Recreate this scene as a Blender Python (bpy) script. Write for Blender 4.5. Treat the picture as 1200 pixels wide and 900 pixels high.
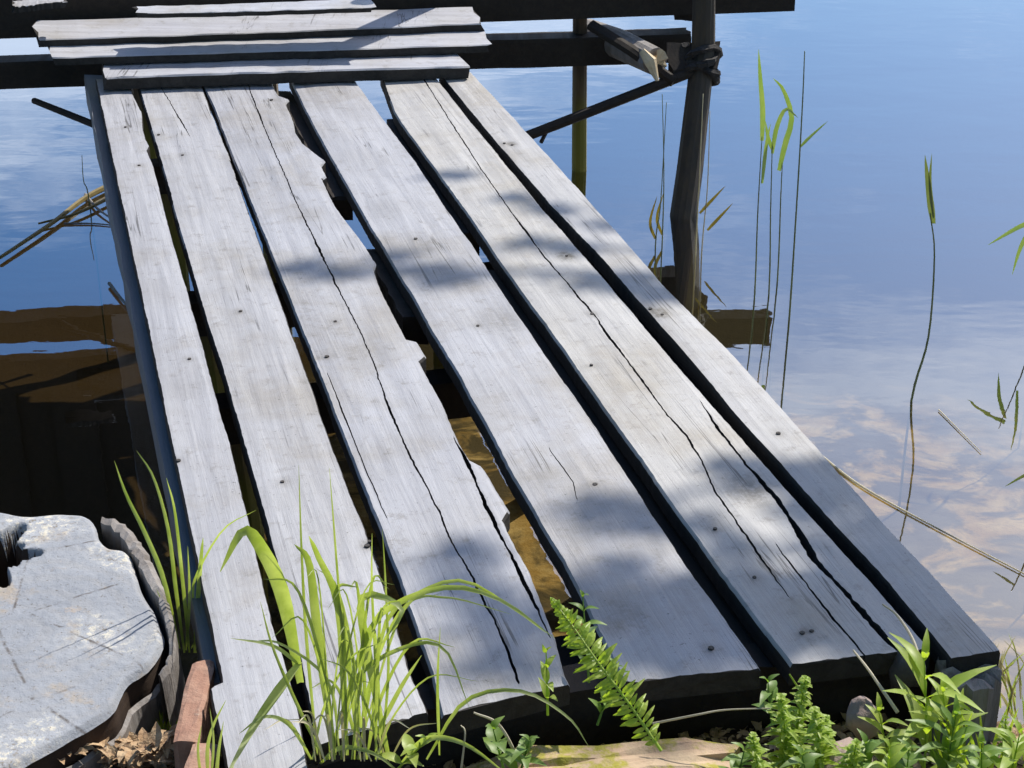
import bpy, math, random
import numpy as np
from mathutils import Vector, Matrix, noise

random.seed(7); rng = np.random.default_rng(7)
sc = bpy.context.scene
for o in list(bpy.data.objects): bpy.data.objects.remove(o)
COL = sc.collection

# ------------------------------------------------------------------ camera
F = 2000.0; PITCH = math.radians(26.24); CAMZ = 2.15
cam = bpy.data.cameras.new('camera'); cam.sensor_width = 36; cam.lens = 36 * F / 1200
cam.clip_start = 0.05; cam.clip_end = 2000
camo = bpy.data.objects.new('camera', cam); COL.objects.link(camo)
camo.location = (0, 0, CAMZ); camo.rotation_euler = (math.pi / 2 - PITCH, 0, 0)
sc.camera = camo

# ------------------------------------------------------------------ sky, sun, exposure
SUN_AZ, SUN_EL = math.radians(35), math.radians(49)
S = Vector((math.sin(SUN_AZ) * math.cos(SUN_EL), math.cos(SUN_AZ) * math.cos(SUN_EL), math.sin(SUN_EL)))
w = bpy.data.worlds.new('World'); sc.world = w; w.use_nodes = True
nt = w.node_tree; nt.nodes.clear()
N = nt.nodes.new; L = nt.links.new
out = N('ShaderNodeOutputWorld'); bg = N('ShaderNodeBackground'); bg.inputs['Strength'].default_value = 0.13
sky = N('ShaderNodeTexSky'); sky.sky_type = 'NISHITA'; sky.sun_disc = False
sky.sun_elevation = SUN_EL; sky.sun_rotation = SUN_AZ
sky.air_density = 1.0; sky.dust_density = 1.6; sky.ozone_density = 2.5
# clouds: a layer of procedural cloud over the whole sky, projected on a plane overhead
tc = N('ShaderNodeTexCoord'); sep = N('ShaderNodeSeparateXYZ'); L(tc.outputs['Generated'], sep.inputs[0])
mx = N('ShaderNodeMath'); mx.operation = 'MAXIMUM'; mx.inputs[1].default_value = 0.05; L(sep.outputs['Z'], mx.inputs[0])
dx = N('ShaderNodeMath'); dx.operation = 'DIVIDE'; L(sep.outputs['X'], dx.inputs[0]); L(mx.outputs[0], dx.inputs[1])
dy = N('ShaderNodeMath'); dy.operation = 'DIVIDE'; L(sep.outputs['Y'], dy.inputs[0]); L(mx.outputs[0], dy.inputs[1])
cmb = N('ShaderNodeCombineXYZ'); L(dx.outputs[0], cmb.inputs[0]); L(dy.outputs[0], cmb.inputs[1]); cmb.inputs[2].default_value = 20.2
nz = N('ShaderNodeTexNoise'); nz.inputs['Scale'].default_value = 0.6; nz.inputs['Detail'].default_value = 7
nz.inputs['Roughness'].default_value = 0.68; L(cmb.outputs[0], nz.inputs['Vector'])
cr = N('ShaderNodeMapRange'); cr.interpolation_type = 'SMOOTHSTEP'
cr.inputs['From Min'].default_value = 0.44; cr.inputs['From Max'].default_value = 0.68; cr.inputs['To Max'].default_value = 0.4
L(nz.outputs['Fac'], cr.inputs['Value'])
mixc = N('ShaderNodeMix'); mixc.data_type = 'RGBA'; L(cr.outputs[0], mixc.inputs['Factor'])
hs = N('ShaderNodeHueSaturation'); hs.inputs['Saturation'].default_value = 1.55; hs.inputs['Value'].default_value = 1.0
L(sky.outputs[0], hs.inputs['Color']); L(hs.outputs[0], mixc.inputs['A'])
mixc.inputs['B'].default_value = (14.5, 14.8, 15.2, 1)
L(mixc.outputs['Result'], bg.inputs['Color']); L(bg.outputs[0], out.inputs[0])
sun = bpy.data.lights.new('sun', 'SUN'); sun.energy = 5.0; sun.angle = math.radians(0.55); sun.color = (1, 0.95, 0.86)
suno = bpy.data.objects.new('sun', sun); COL.objects.link(suno); suno.location = S * 40
suno.rotation_euler = S.to_track_quat('Z', 'Y').to_euler()
sc.view_settings.view_transform = 'Standard'; sc.view_settings.look = 'None'
sc.view_settings.exposure = 0.28; sc.view_settings.gamma = 1.0; sc.view_settings.use_curve_mapping = False
sc.render.engine = 'CYCLES'
sc.cycles.transparent_max_bounces = 24; sc.cycles.max_bounces = 10

# ------------------------------------------------------------------ pixel -> world helpers (photo is 1200 x 900)
FW = Vector((0, math.cos(PITCH), -math.sin(PITCH))); UP = Vector((0, math.sin(PITCH), math.cos(PITCH)))
CAM = Vector((0, 0, CAMZ))
def ray(px, py): return FW + Vector(((px - 600) / F, 0, 0)) + UP * ((450 - py) / F)
def onz(px, py, z):
    r = ray(px, py); return CAM + r * ((z - CAMZ) / r.z)
def ond(px, py, d):
    r = ray(px, py); return CAM + r * (d / r.y)

# ------------------------------------------------------------------ materials
def newmat(name):
    m = bpy.data.materials.new(name); m.use_nodes = True
    n = m.node_tree; n.nodes.clear()
    o = n.nodes.new('ShaderNodeOutputMaterial'); b = n.nodes.new('ShaderNodeBsdfPrincipled')
    n.links.new(b.outputs[0], o.inputs['Surface'])
    return m, n, b, o
def nd(n, t, **kw):
    x = n.nodes.new(t)
    for k, v in kw.items():
        if k in x.inputs.keys(): x.inputs[k].default_value = v
        else: setattr(x, k, v)
    return x
def coords(n, scale, rnd=True, kind='Object'):
    t = nd(n, 'ShaderNodeTexCoord'); mp = nd(n, 'ShaderNodeMapping'); mp.inputs['Scale'].default_value = scale
    n.links.new(t.outputs[kind], mp.inputs['Vector'])
    if rnd:
        oi = nd(n, 'ShaderNodeObjectInfo'); mu = nd(n, 'ShaderNodeMath', operation='MULTIPLY'); mu.inputs[1].default_value = 37.0
        n.links.new(oi.outputs['Random'], mu.inputs[0]); n.links.new(mu.outputs[0], mp.inputs['Location'])
    return mp
def tex(n, mp, scale, detail=5, rough=0.6, dist=0.0):
    t = nd(n, 'ShaderNodeTexNoise'); t.inputs['Scale'].default_value = scale; t.inputs['Detail'].default_value = detail
    t.inputs['Roughness'].default_value = rough; t.inputs['Distortion'].default_value = dist
    n.links.new(mp.outputs[0], t.inputs['Vector']); return t.outputs['Fac']
def rng_(n, v, a, b, c=0.0, d=1.0, smooth=True):
    r = nd(n, 'ShaderNodeMapRange'); r.interpolation_type = 'SMOOTHSTEP' if smooth else 'LINEAR'
    for k, x in zip(('From Min', 'From Max', 'To Min', 'To Max'), (a, b, c, d)): r.inputs[k].default_value = x
    n.links.new(v, r.inputs['Value']); return r.outputs[0]
def mix(n, f, a, b, mode='MIX'):
    m = nd(n, 'ShaderNodeMix'); m.data_type = 'RGBA'; m.blend_type = mode
    for sock, v in (('Factor', f), ('A', a), ('B', b)):
        if isinstance(v, tuple): m.inputs[sock].default_value = v if len(v) == 4 else (*v, 1)
        elif isinstance(v, (int, float)): m.inputs[sock].default_value = v
        else: n.links.new(v, m.inputs[sock])
    return m.outputs['Result']
def bump(n, b, h, strength, dist=0.01):
    x = nd(n, 'ShaderNodeBump'); x.inputs['Strength'].default_value = strength; x.inputs['Distance'].default_value = dist
    n.links.new(h, x.inputs['Height']); n.links.new(x.outputs[0], b.inputs['Normal']); return x
def add(n, a, b, k=1.0):
    m = nd(n, 'ShaderNodeMath', operation='MULTIPLY_ADD'); n.links.new(b, m.inputs[0]); m.inputs[1].default_value = k; n.links.new(a, m.inputs[2]); return m.outputs[0]

def wood(name, c1, c2, dark, grain=(38, 1.6, 38), rough=0.62, bs=0.5, stain=False, spec=0.5, dirt=0.35):
    m, n, b, o = newmat(name); k = n.links.new
    g = coords(n, grain); p = coords(n, (1, 1, 1))
    streak = tex(n, g, 1.0, 8, 0.72, 0.4); fine = tex(n, g, 3.2, 6, 0.75); patch = tex(n, p, 5.0, 5, 0.6); speck = tex(n, p, 60, 3, 0.7)
    col = mix(n, rng_(n, streak, 0.35, 0.68), c1, c2)
    col = mix(n, rng_(n, patch, 0.42, 0.75, 0, dirt), col, tuple(x * f for x, f in zip(c1, (0.80, 0.76, 0.68))))
    col = mix(n, rng_(n, fine, 0.62, 0.82, 0, 0.55), col, dark)
    col = mix(n, rng_(n, speck, 0.66, 0.80, 0, 0.5), col, dark)
    if stain:
        oi = nd(n, 'ShaderNodeObjectInfo'); ck = tex(n, coords(n, (30, 0.55, 30)), 1.0, 3, 0.55, 0.6)
        ab = nd(n, 'ShaderNodeMath', operation='SUBTRACT'); k(ck, ab.inputs[0]); ab.inputs[1].default_value = 0.5
        ac = nd(n, 'ShaderNodeMath', operation='ABSOLUTE'); k(ab.outputs[0], ac.inputs[0])
        brk = tex(n, coords(n, (6, 2.0, 6)), 1.0, 3, 0.6); hl = nd(n, 'ShaderNodeMath', operation='MULTIPLY'); k(rng_(n, ac.outputs[0], 0.004, 0.012, 1, 0), hl.inputs[0]); k(rng_(n, brk, 0.54, 0.62), hl.inputs[1])
        col = mix(n, rng_(n, oi.outputs['Random'], 0, 1, 0.1, 0.8), col, mix(n, 1.0, col, (0.82, 0.86, 1.0), 'MULTIPLY'))
        alg = tex(n, p, 2.6, 6, 0.68); col = mix(n, rng_(n, alg, 0.46, 0.70, 0, 0.8), col, mix(n, 1.0, col, (0.78, 0.72, 0.61), 'MULTIPLY'))
        gri = tex(n, p, 24, 6, 0.75); col = mix(n, rng_(n, gri, 0.53, 0.72, 0, 0.6), col, dark)
        col = mix(n, rng_(n, tex(n, p, 130, 2, 0.6), 0.68, 0.76, 0, 0.7), col, tuple(v * .4 for v in dark))
        hm = nd(n, 'ShaderNodeMath', operation='MULTIPLY'); k(hl.outputs[0], hm.inputs[0]); hm.inputs[1].default_value = 0.75; col = mix(n, hm.outputs[0], col, tuple(v * .3 for v in dark))
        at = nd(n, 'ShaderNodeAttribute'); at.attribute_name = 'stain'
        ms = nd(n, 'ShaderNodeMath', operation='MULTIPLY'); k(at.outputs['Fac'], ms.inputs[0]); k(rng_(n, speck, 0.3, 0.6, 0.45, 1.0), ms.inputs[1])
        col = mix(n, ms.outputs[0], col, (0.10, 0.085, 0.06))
    k(col, b.inputs['Base Color'])
    k(rng_(n, streak, 0.3, 0.8, rough - 0.12, rough + 0.12), b.inputs['Roughness'])
    b.inputs['Specular IOR Level'].default_value = spec
    h = add(n, streak, fine, 0.5); h = add(n, h, speck, 0.25)
    bump(n, b, h, bs, 0.004)
    return m
M = {}
M['plank'] = wood('weathered grey plank', (0.345, 0.332, 0.318), (0.425, 0.415, 0.40), (0.17, 0.155, 0.135), stain=True, rough=0.55, bs=0.45)
M['plank_x'] = wood('weathered grey cross board', (0.40, 0.385, 0.37), (0.47, 0.46, 0.445), (0.19, 0.175, 0.155), grain=(1.6, 38, 38), stain=True, rough=0.55, bs=0.45)
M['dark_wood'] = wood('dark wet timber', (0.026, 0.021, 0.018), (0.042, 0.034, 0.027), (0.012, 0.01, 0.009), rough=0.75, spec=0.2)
M['edge_shade'] = wood('board edge darkened as shade', (0.030, 0.027, 0.025), (0.055, 0.05, 0.046), (0.014, 0.012, 0.011), rough=0.8, spec=0.2)  # shade painted into the side and end faces of planks and step boards
M['slate_wood'] = wood('slate grey stringer', (0.12, 0.125, 0.14), (0.17, 0.175, 0.19), (0.06, 0.06, 0.065), rough=0.6)  # darker and slightly bluer than the planks
M['post_wood'] = wood('brown round post', (0.035, 0.026, 0.017), (0.065, 0.047, 0.028), (0.04, 0.03, 0.02), grain=(40, 40, 3), rough=0.7)
M['cut_wood'] = wood('pale broken wood', (0.55, 0.42, 0.26), (0.66, 0.54, 0.36), (0.3, 0.2, 0.1), rough=0.8)
M['bark'] = wood('grey bark', (0.17, 0.15, 0.135), (0.30, 0.28, 0.27), (0.05, 0.04, 0.035), grain=(26, 26, 5), rough=0.85, bs=1.0)

def mossy_post():
    m, n, b, o = newmat('post with algae'); k = n.links.new
    p = coords(n, (40, 40, 4)); q = coords(n, (1, 1, 1), rnd=False)
    t = nd(n, 'ShaderNodeTexCoord'); sp = nd(n, 'ShaderNodeSeparateXYZ'); k(t.outputs['Object'], sp.inputs[0])
    s = tex(n, p, 1, 6); a = tex(n, q, 9, 4)
    col = mix(n, rng_(n, s, 0.3, 0.7), (0.05, 0.033, 0.02), (0.12, 0.08, 0.045))
    zz = add(n, sp.outputs['Z'], a, 0.22)
    col = mix(n, rng_(n, zz, 0.22, 0.52, 1, 0), col, (0.16, 0.145, 0.012))
    k(col, b.inputs['Base Color']); b.inputs['Roughness'].default_value = 0.75; bump(n, b, s, 0.6, 0.005); return m
M['mossy_post'] = mossy_post()

def stump_top():
    m, n, b, o = newmat('weathered stump face'); k = n.links.new
    p = coords(n, (1, 1, 1), rnd=False)
    big = tex(n, p, 4.5, 5, 0.6); gr = tex(n, p, 70, 4, 0.75); md = tex(n, p, 22, 6, 0.7)
    t = nd(n, 'ShaderNodeTexCoord'); wv = nd(n, 'ShaderNodeTexWave'); wv.wave_type = 'RINGS'; wv.rings_direction = 'Z'
    wv.inputs['Scale'].default_value = 7; wv.inputs['Distortion'].default_value = 5; wv.inputs['Detail'].default_value = 3; wv.inputs['Detail Scale'].default_value = 1.5
    k(t.outputs['Object'], wv.inputs['Vector'])
    col = mix(n, rng_(n, big, 0.35, 0.7), (0.255, 0.27, 0.30), (0.345, 0.36, 0.39))
    col = mix(n, rng_(n, wv.outputs['Fac'], 0.0, 0.6, 0.22, 0), col, (0.28, 0.27, 0.26))
    # crumbly lichen grit in the middle
    gm = nd(n, 'ShaderNodeMath', operation='MULTIPLY'); k(rng_(n, big, 0.48, 0.62), gm.inputs[0]); k(rng_(n, gr, 0.5, 0.62), gm.inputs[1])
    col = mix(n, gm.outputs[0], col, (0.58, 0.54, 0.45))
    g2 = nd(n, 'ShaderNodeMath', operation='MULTIPLY'); k(rng_(n, big, 0.45, 0.65), g2.inputs[0]); k(rng_(n, gr, 0.45, 0.34), g2.inputs[1])
    col = mix(n, g2.outputs[0], col, (0.20, 0.17, 0.13))
    col = mix(n, rng_(n, md, 0.62, 0.75, 0, 0.6), col, (0.40, 0.31, 0.22))
    wn = nd(n, 'ShaderNodeTexVoronoi'); wn.feature = 'DISTANCE_TO_EDGE'; wn.inputs['Scale'].default_value = 5.0; k(p.outputs[0], wn.inputs['Vector'])
    ckm = nd(n, 'ShaderNodeMath', operation='MULTIPLY'); k(rng_(n, wn.outputs['Distance'], 0.0, 0.02, 0.8, 0), ckm.inputs[0]); k(rng_(n, md, 0.45, 0.6), ckm.inputs[1])
    col = mix(n, ckm.outputs[0], col, (0.07, 0.055, 0.045))
    tan = tex(n, p, 7, 5, 0.7); col = mix(n, rng_(n, tan, 0.54, 0.68, 0, 0.7), col, (0.36, 0.29, 0.21))
    col = mix(n, rng_(n, tex(n, p, 150, 3, 0.7), 0.60, 0.72, 0, 0.75), col, (0.10, 0.085, 0.07))
    k(col, b.inputs['Base Color']); b.inputs['Roughness'].default_value = 0.8; b.inputs['Specular IOR Level'].default_value = 0.25
    h = add(n, md, gr, 0.8); h = add(n, h, wv.outputs['Fac'], 0.15); bump(n, b, h, 0.55, 0.006); return m
M['stump_top'] = stump_top()
M['rot'] = wood('rotten dark heartwood', (0.03, 0.015, 0.008), (0.05, 0.028, 0.015), (0.01, 0.007, 0.005), rough=0.9)

def noisy(name, a, b_, c=None, s1=8, s2=40, rough=0.85, bs=0.6, bd=0.01, cth=(0.55, 0.7)):
    m, n, b, o = newmat(name); p = coords(n, (1, 1, 1)); k = n.links.new
    x = tex(n, p, s1, 6, 0.65); y = tex(n, p, s2, 4, 0.7)
    col = mix(n, rng_(n, x, 0.35, 0.68), a, b_)
    col = mix(n, rng_(n, y, 0.55, 0.8, 0, 0.5), col, tuple(v * 0.5 for v in a))
    if c:
        z = tex(n, p, s1 * 1.7, 5, 0.7); col = mix(n, rng_(n, z, *cth), col, c)
    k(col, b.inputs['Base Color']); b.inputs['Roughness'].default_value = rough
    bump(n, b, add(n, x, y, 0.5), bs, bd); return m
M['brick'] = noisy('weathered red brick', (0.30, 0.16, 0.11), (0.40, 0.25, 0.18), (0.45, 0.36, 0.29), 14, 70, cth=(0.6, 0.75))
M['slab'] = noisy('mossy weathered slab', (0.40, 0.25, 0.17), (0.48, 0.36, 0.24), (0.30, 0.27, 0.035), 7, 60, cth=(0.42, 0.55))
M['stone'] = noisy('pale lake stone', (0.26, 0.19, 0.11), (0.40, 0.32, 0.21), None, 9, 50)
M['pink_stone'] = noisy('pinkish grey stone', (0.27, 0.20, 0.175), (0.36, 0.29, 0.26), None, 9, 60)
M['dark_stone'] = noisy('dark stone', (0.06, 0.055, 0.055), (0.10, 0.09, 0.085), None, 9, 60)
M['nail'] = noisy('rusty nail head', (0.03, 0.026, 0.024), (0.06, 0.045, 0.035), None, 200, 500, rough=0.6)
M['litter'] = noisy('dry bark and leaf litter', (0.34, 0.21, 0.11), (0.52, 0.38, 0.23), (0.16, 0.09, 0.05), 30, 120)
M['rope'] = noisy('dark tarred rope', (0.02, 0.018, 0.018), (0.04, 0.034, 0.03), None, 40, 90)

def bed():
    m, n, b, o = newmat('lake bed and shore soil'); k = n.links.new
    p = coords(n, (1, 1, 1), rnd=False); t = nd(n, 'ShaderNodeTexCoord'); sp = nd(n, 'ShaderNodeSeparateXYZ'); k(t.outputs['Object'], sp.inputs[0])
    big = tex(n, p, 2.2, 5, 0.6, 0.3); md = tex(n, p, 9, 6, 0.65); fi = tex(n, p, 80, 4, 0.7)
    sand = mix(n, rng_(n, md, 0.35, 0.68), (0.22, 0.150, 0.052), (0.33, 0.26, 0.125))
    sand = mix(n, rng_(n, tex(n, p, 4.2, 5, 0.62, 0.5), 0.42, 0.56), sand, (0.06, 0.052, 0.032))
    sand = mix(n, rng_(n, fi, 0.6, 0.78, 0, 0.5), sand, (0.10, 0.06, 0.025))
    soil = mix(n, rng_(n, md, 0.35, 0.65), (0.075, 0.052, 0.034), (0.17, 0.115, 0.07))
    soil = mix(n, rng_(n, fi, 0.55, 0.75, 0, 0.6), soil, (0.26, 0.19, 0.12))
    col = mix(n, rng_(n, add(n, sp.outputs['Z'], md, 0.12), 0.03, 0.12), sand, soil)
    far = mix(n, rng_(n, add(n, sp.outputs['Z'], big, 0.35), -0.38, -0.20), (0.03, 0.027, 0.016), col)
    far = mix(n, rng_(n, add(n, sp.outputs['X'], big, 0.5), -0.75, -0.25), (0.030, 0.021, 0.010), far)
    k(far, b.inputs['Base Color']); b.inputs['Roughness'].default_value = 0.9; b.inputs['Specular IOR Level'].default_value = 0.0
    bump(n, b, add(n, md, fi, 0.4), 0.6, 0.02); return m
M['bed'] = bed()

def water():
    m = bpy.data.materials.new('clear lake water'); m.use_nodes = True; n = m.node_tree; n.nodes.clear(); k = n.links.new
    o = nd(n, 'ShaderNodeOutputMaterial'); tr = nd(n, 'ShaderNodeBsdfTransparent'); gl = nd(n, 'ShaderNodeBsdfGlossy')
    tr.inputs['Color'].default_value = (0.96, 0.90, 0.76, 1); gl.inputs['Roughness'].default_value = 0.012
    gl.inputs['Color'].default_value = (0.93, 0.96, 1.0, 1)
    fr = nd(n, 'ShaderNodeLayerWeight'); fr.inputs['Blend'].default_value = 0.5      # reflectance rises towards grazing view
    pw = nd(n, 'ShaderNodeMath', operation='POWER'); k(fr.outputs['Facing'], pw.inputs[0]); pw.inputs[1].default_value = 2.0
    rf = nd(n, 'ShaderNodeMath', operation='MULTIPLY_ADD'); k(pw.outputs[0], rf.inputs[0]); rf.inputs[1].default_value = 0.93; rf.inputs[2].default_value = 0.05
    p = coords(n, (0.7, 1.3, 1), rnd=False); a = tex(n, p, 2.2, 3, 0.5, 0.2); c = tex(n, p, 9, 3, 0.5)
    bp = nd(n, 'ShaderNodeBump'); bp.inputs['Strength'].default_value = 0.16; bp.inputs['Distance'].default_value = 0.012
    k(add(n, a, c, 0.10), bp.inputs['Height'])
    k(bp.outputs[0], gl.inputs['Normal']); k(bp.outputs[0], fr.inputs['Normal'])
    ms = nd(n, 'ShaderNodeMixShader'); k(rf.outputs[0], ms.inputs[0]); k(tr.outputs[0], ms.inputs[1]); k(gl.outputs[0], ms.inputs[2])
    k(ms.outputs[0], o.inputs['Surface']); return m
M['water'] = water()

def leafmat(name, c, c2, trans=0.45, rough=0.45):
    m, n, b, o = newmat(name); k = n.links.new
    p = coords(n, (1, 1, 1)); x = tex(n, p, 18, 4); y = tex(n, p, 160, 2)
    oi = nd(n, 'ShaderNodeObjectInfo')
    col = mix(n, rng_(n, x, 0.3, 0.7), c, c2); col = mix(n, rng_(n, oi.outputs['Random'], 0, 1, 0, 0.35), col, tuple(v * 0.62 for v in c))
    col = mix(n, rng_(n, y, 0.6, 0.8, 0, 0.25), col, tuple(v * 0.5 for v in c))
    k(col, b.inputs['Base Color']); b.inputs['Roughness'].default_value = rough
    tl = nd(n, 'ShaderNodeBsdfTranslucent'); ms = nd(n, 'ShaderNodeMixShader'); ms.inputs[0].default_value = trans
    g = mix(n, 1.0, col, (1.0, 1.0, 0.45), 'MULTIPLY'); h = mix(n, 1.0, g, (1.5, 1.6, 1.0), 'MULTIPLY'); k(h, tl.inputs['Color'])
    k(b.outputs[0], ms.inputs[1]); k(tl.outputs[0], ms.inputs[2]); k(ms.outputs[0], o.inputs['Surface']); return m
M['grass'] = leafmat('fresh grass', (0.27, 0.34, 0.10), (0.46, 0.51, 0.27))
M['pale_grass'] = leafmat('pale grass', (0.34, 0.40, 0.20), (0.42, 0.46, 0.26))
M['fern'] = leafmat('fern leaf', (0.26, 0.36, 0.05), (0.38, 0.44, 0.08))
M['herb'] = leafmat('herb leaf', (0.15, 0.26, 0.05), (0.24, 0.35, 0.09))
M['lime'] = leafmat('lime leaf', (0.28, 0.40, 0.05), (0.42, 0.50, 0.11))
M['reed'] = leafmat('reed', (0.16, 0.20, 0.10), (0.24, 0.27, 0.16), 0.25)
M['reed_leaf'] = leafmat('reed leaf', (0.20, 0.29, 0.12), (0.27, 0.34, 0.16), 0.35)
M['dry'] = leafmat('dry reed', (0.19, 0.14, 0.035), (0.27, 0.20, 0.06), 0.25, 0.6)
M['straw'] = leafmat('pale straw', (0.52, 0.46, 0.34), (0.62, 0.56, 0.44), 0.2, 0.6)
M['alder'] = leafmat('alder leaf', (0.045, 0.10, 0.02), (0.07, 0.14, 0.03), 0.25)

# ------------------------------------------------------------------ object helpers
def tag(o, label=None, cat=None, group=None, kind=None):
    for k, v in (('label', label), ('category', cat), ('group', group), ('kind', kind)):
        if v: o[k] = v
    return o
def empty(name, loc, rz=0.0):
    o = bpy.data.objects.new(name, None); COL.objects.link(o); o.location = loc; o.rotation_euler = (0, 0, rz); o.empty_display_size = 0.1
    return o
def obj(name, V, Fc, mat, parent=None, smooth=False, loc=None, world=True):
    """V in world space; stored relative to parent (an empty with location / z rotation) or to loc"""
    me = bpy.data.meshes.new(name); V = [Vector(v) for v in V]
    if parent is not None and world:
        root = parent; mats = []
        while root is not None: mats.append(root); root = root.parent
        mt = Matrix.Identity(4)
        for p in reversed(mats): mt = mt @ Matrix.Translation(p.location) @ p.rotation_euler.to_matrix().to_4x4()
        inv = mt.inverted(); V = [inv @ v for v in V]
    if loc is not None: V = [v - Vector(loc) for v in V]
    me.from_pydata([tuple(v) for v in V], [], [tuple(f) for f in Fc]); me.update()
    if smooth: me.polygons.foreach_set('use_smooth', [True] * len(me.polygons))
    me.materials.append(M[mat] if isinstance(mat, str) else mat)
    o = bpy.data.objects.new(name, me); COL.objects.link(o)
    if parent is not None: o.parent = parent
    if loc is not None: o.location = loc
    return o

def prism(top, th, seg=10, jit=0.004, seed=0, sharp=0.006):
    """board from its four top corners (back-left, back-right, front-right, front-left): rounded arrises, worn ends"""
    r = random.Random(seed); bl, br, fr, fl = [Vector(t) for t in top]; V = []; Fc = []
    prof = [(0, -1), (0, -0.12), (0.02, 0), (0.35, 0.0), (0.65, 0.0), (0.98, 0), (1, -0.12), (1, -1)]   # across: front -> back
    for i in range(seg + 1):
        t = i / seg; f = fl.lerp(fr, t); b = bl.lerp(br, t)
        ja, jb = r.uniform(-jit, jit), r.uniform(-jit, jit); wz = math.sin(t * 3.1 + seed) * 0.003
        ax = (b - f).normalized()
        for (c, h) in prof:
            p = f.lerp(b, c) + ax * (ja * (1 - c) + jb * c) + Vector((0, 0, h * th + wz + (r.uniform(-.0012, .0012) if h == 0 else 0)))
            if i in (0, seg): p += (fr - fl).normalized() * r.uniform(-sharp, sharp)
            V.append(p)
    n = len(prof)
    for i in range(seg):
        for j in range(n): a = i * n + j; b_ = i * n + (j + 1) % n; Fc.append((a, a + n, b_ + n, b_))
    Fc.append(tuple(range(n))); Fc.append(tuple(range(seg * n + n - 1, seg * n - 1, -1)))
    return V, Fc
def tube(pts, rad, sides=10, jit=0.0, seed=1, cap=True):
    r = random.Random(seed); V = []; Fc = []; pts = [Vector(p) for p in pts]; n = len(pts)
    if not hasattr(rad, '__len__'): rad = [rad] * n
    ref = Vector((0.31, 0.2, 0.93))
    for i, p in enumerate(pts):
        t = (pts[min(i + 1, n - 1)] - pts[max(i - 1, 0)]).normalized()
        if abs(t.dot(ref)) > 0.95: ref = Vector((0.9, 0.1, 0.2))
        a = t.cross(ref).normalized(); b = t.cross(a)
        for k in range(sides):
            an = 2 * math.pi * k / sides; q = rad[i] * (1 + r.uniform(-jit, jit)); V.append(p + a * math.cos(an) * q + b * math.sin(an) * q)
    for i in range(n - 1):
        for k in range(sides): a = i * sides + k; b = i * sides + (k + 1) % sides; Fc.append((a, b, b + sides, a + sides))
    if cap: Fc.append(tuple(range(sides - 1, -1, -1))); Fc.append(tuple(range((n - 1) * sides, n * sides)))
    return V, Fc
def spline(pts, m=14):
    P = [Vector(p) for p in pts]; P = [P[0] * 2 - P[1]] + P + [P[-1] * 2 - P[-2]]; out = []
    segs = len(P) - 3
    for i in range(m + 1):
        x = i / m * segs; j = min(int(x), segs - 1); t = x - j; a, b, c, d = P[j:j + 4]
        out.append(0.5 * ((2 * b) + (c - a) * t + (2 * a - 5 * b + 4 * c - d) * t * t + (3 * b - a - 3 * c + d) * t ** 3))
    return out
def blade(pts, width, m=14, twist=0.4, fold=0.22, base=0.45, seed=0, face=None, tipp=0.75):
    r = random.Random(seed); P = spline(pts, m); V = []; Fc = []
    tw0 = r.uniform(-twist, twist); tw1 = r.uniform(-twist, twist) * 1.6
    for i, p in enumerate(P):
        t = i / m; tg = (P[min(i + 1, m)] - P[max(i - 1, 0)]).normalized()
        fc = Vector(face) if face else (CAM - p).normalized()
        s = tg.cross(fc)
        if s.length < 1e-4: s = Vector((1, 0, 0))
        s.normalize(); nn = s.cross(tg); a = tw0 + (tw1 - tw0) * t; s2 = s * math.cos(a) + nn * math.sin(a); n2 = s2.cross(tg)
        wd = width * 0.5 * (base + (1 - base) * min(1, t * 4)) * max(0.02, (1 - t ** 2.2)) ** tipp
        V += [p - s2 * wd + n2 * fold * wd, p - n2 * fold * wd * 0.6, p + s2 * wd + n2 * fold * wd]
    for i in range(m):
        a = i * 3; Fc += [(a, a + 1, a + 4, a + 3), (a + 1, a + 2, a + 5, a + 4)]
    return V, Fc
def leaf(base, d, up, length, width, droop=0.25, m=5, shape='lance'):
    """pointed leaf with a mid fold"""
    d = Vector(d).normalized(); up = Vector(up); s = d.cross(up).normalized(); up = s.cross(d); V = []; Fc = []; base = Vector(base)
    for i in range(m + 1):
        t = i / m; c = base + d * length * t + up * (0.10 * math.sin(t * 3) * length - droop * length * t * t)
        wd = width * 0.5 * (math.sin(math.pi * min(1, t ** (0.62 if shape == 'oval' else 0.8))) if i < m else 0.0) + 0.0006
        V += [c - s * wd + up * wd * 0.35, c, c + s * wd + up * wd * 0.35]
    for i in range(m): a = i * 3; Fc += [(a, a + 1, a + 4, a + 3), (a + 1, a + 2, a + 5, a + 4)]
    return V, Fc
def join(*parts):
    V = []; Fc = []
    for v, f in parts: k = len(V); V += list(v); Fc += [tuple(i + k for i in x) for x in f]
    return V, Fc
def sm(x, a, b): t = min(1, max(0, (x - a) / (b - a))); return t * t * (3 - 2 * t)

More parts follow.
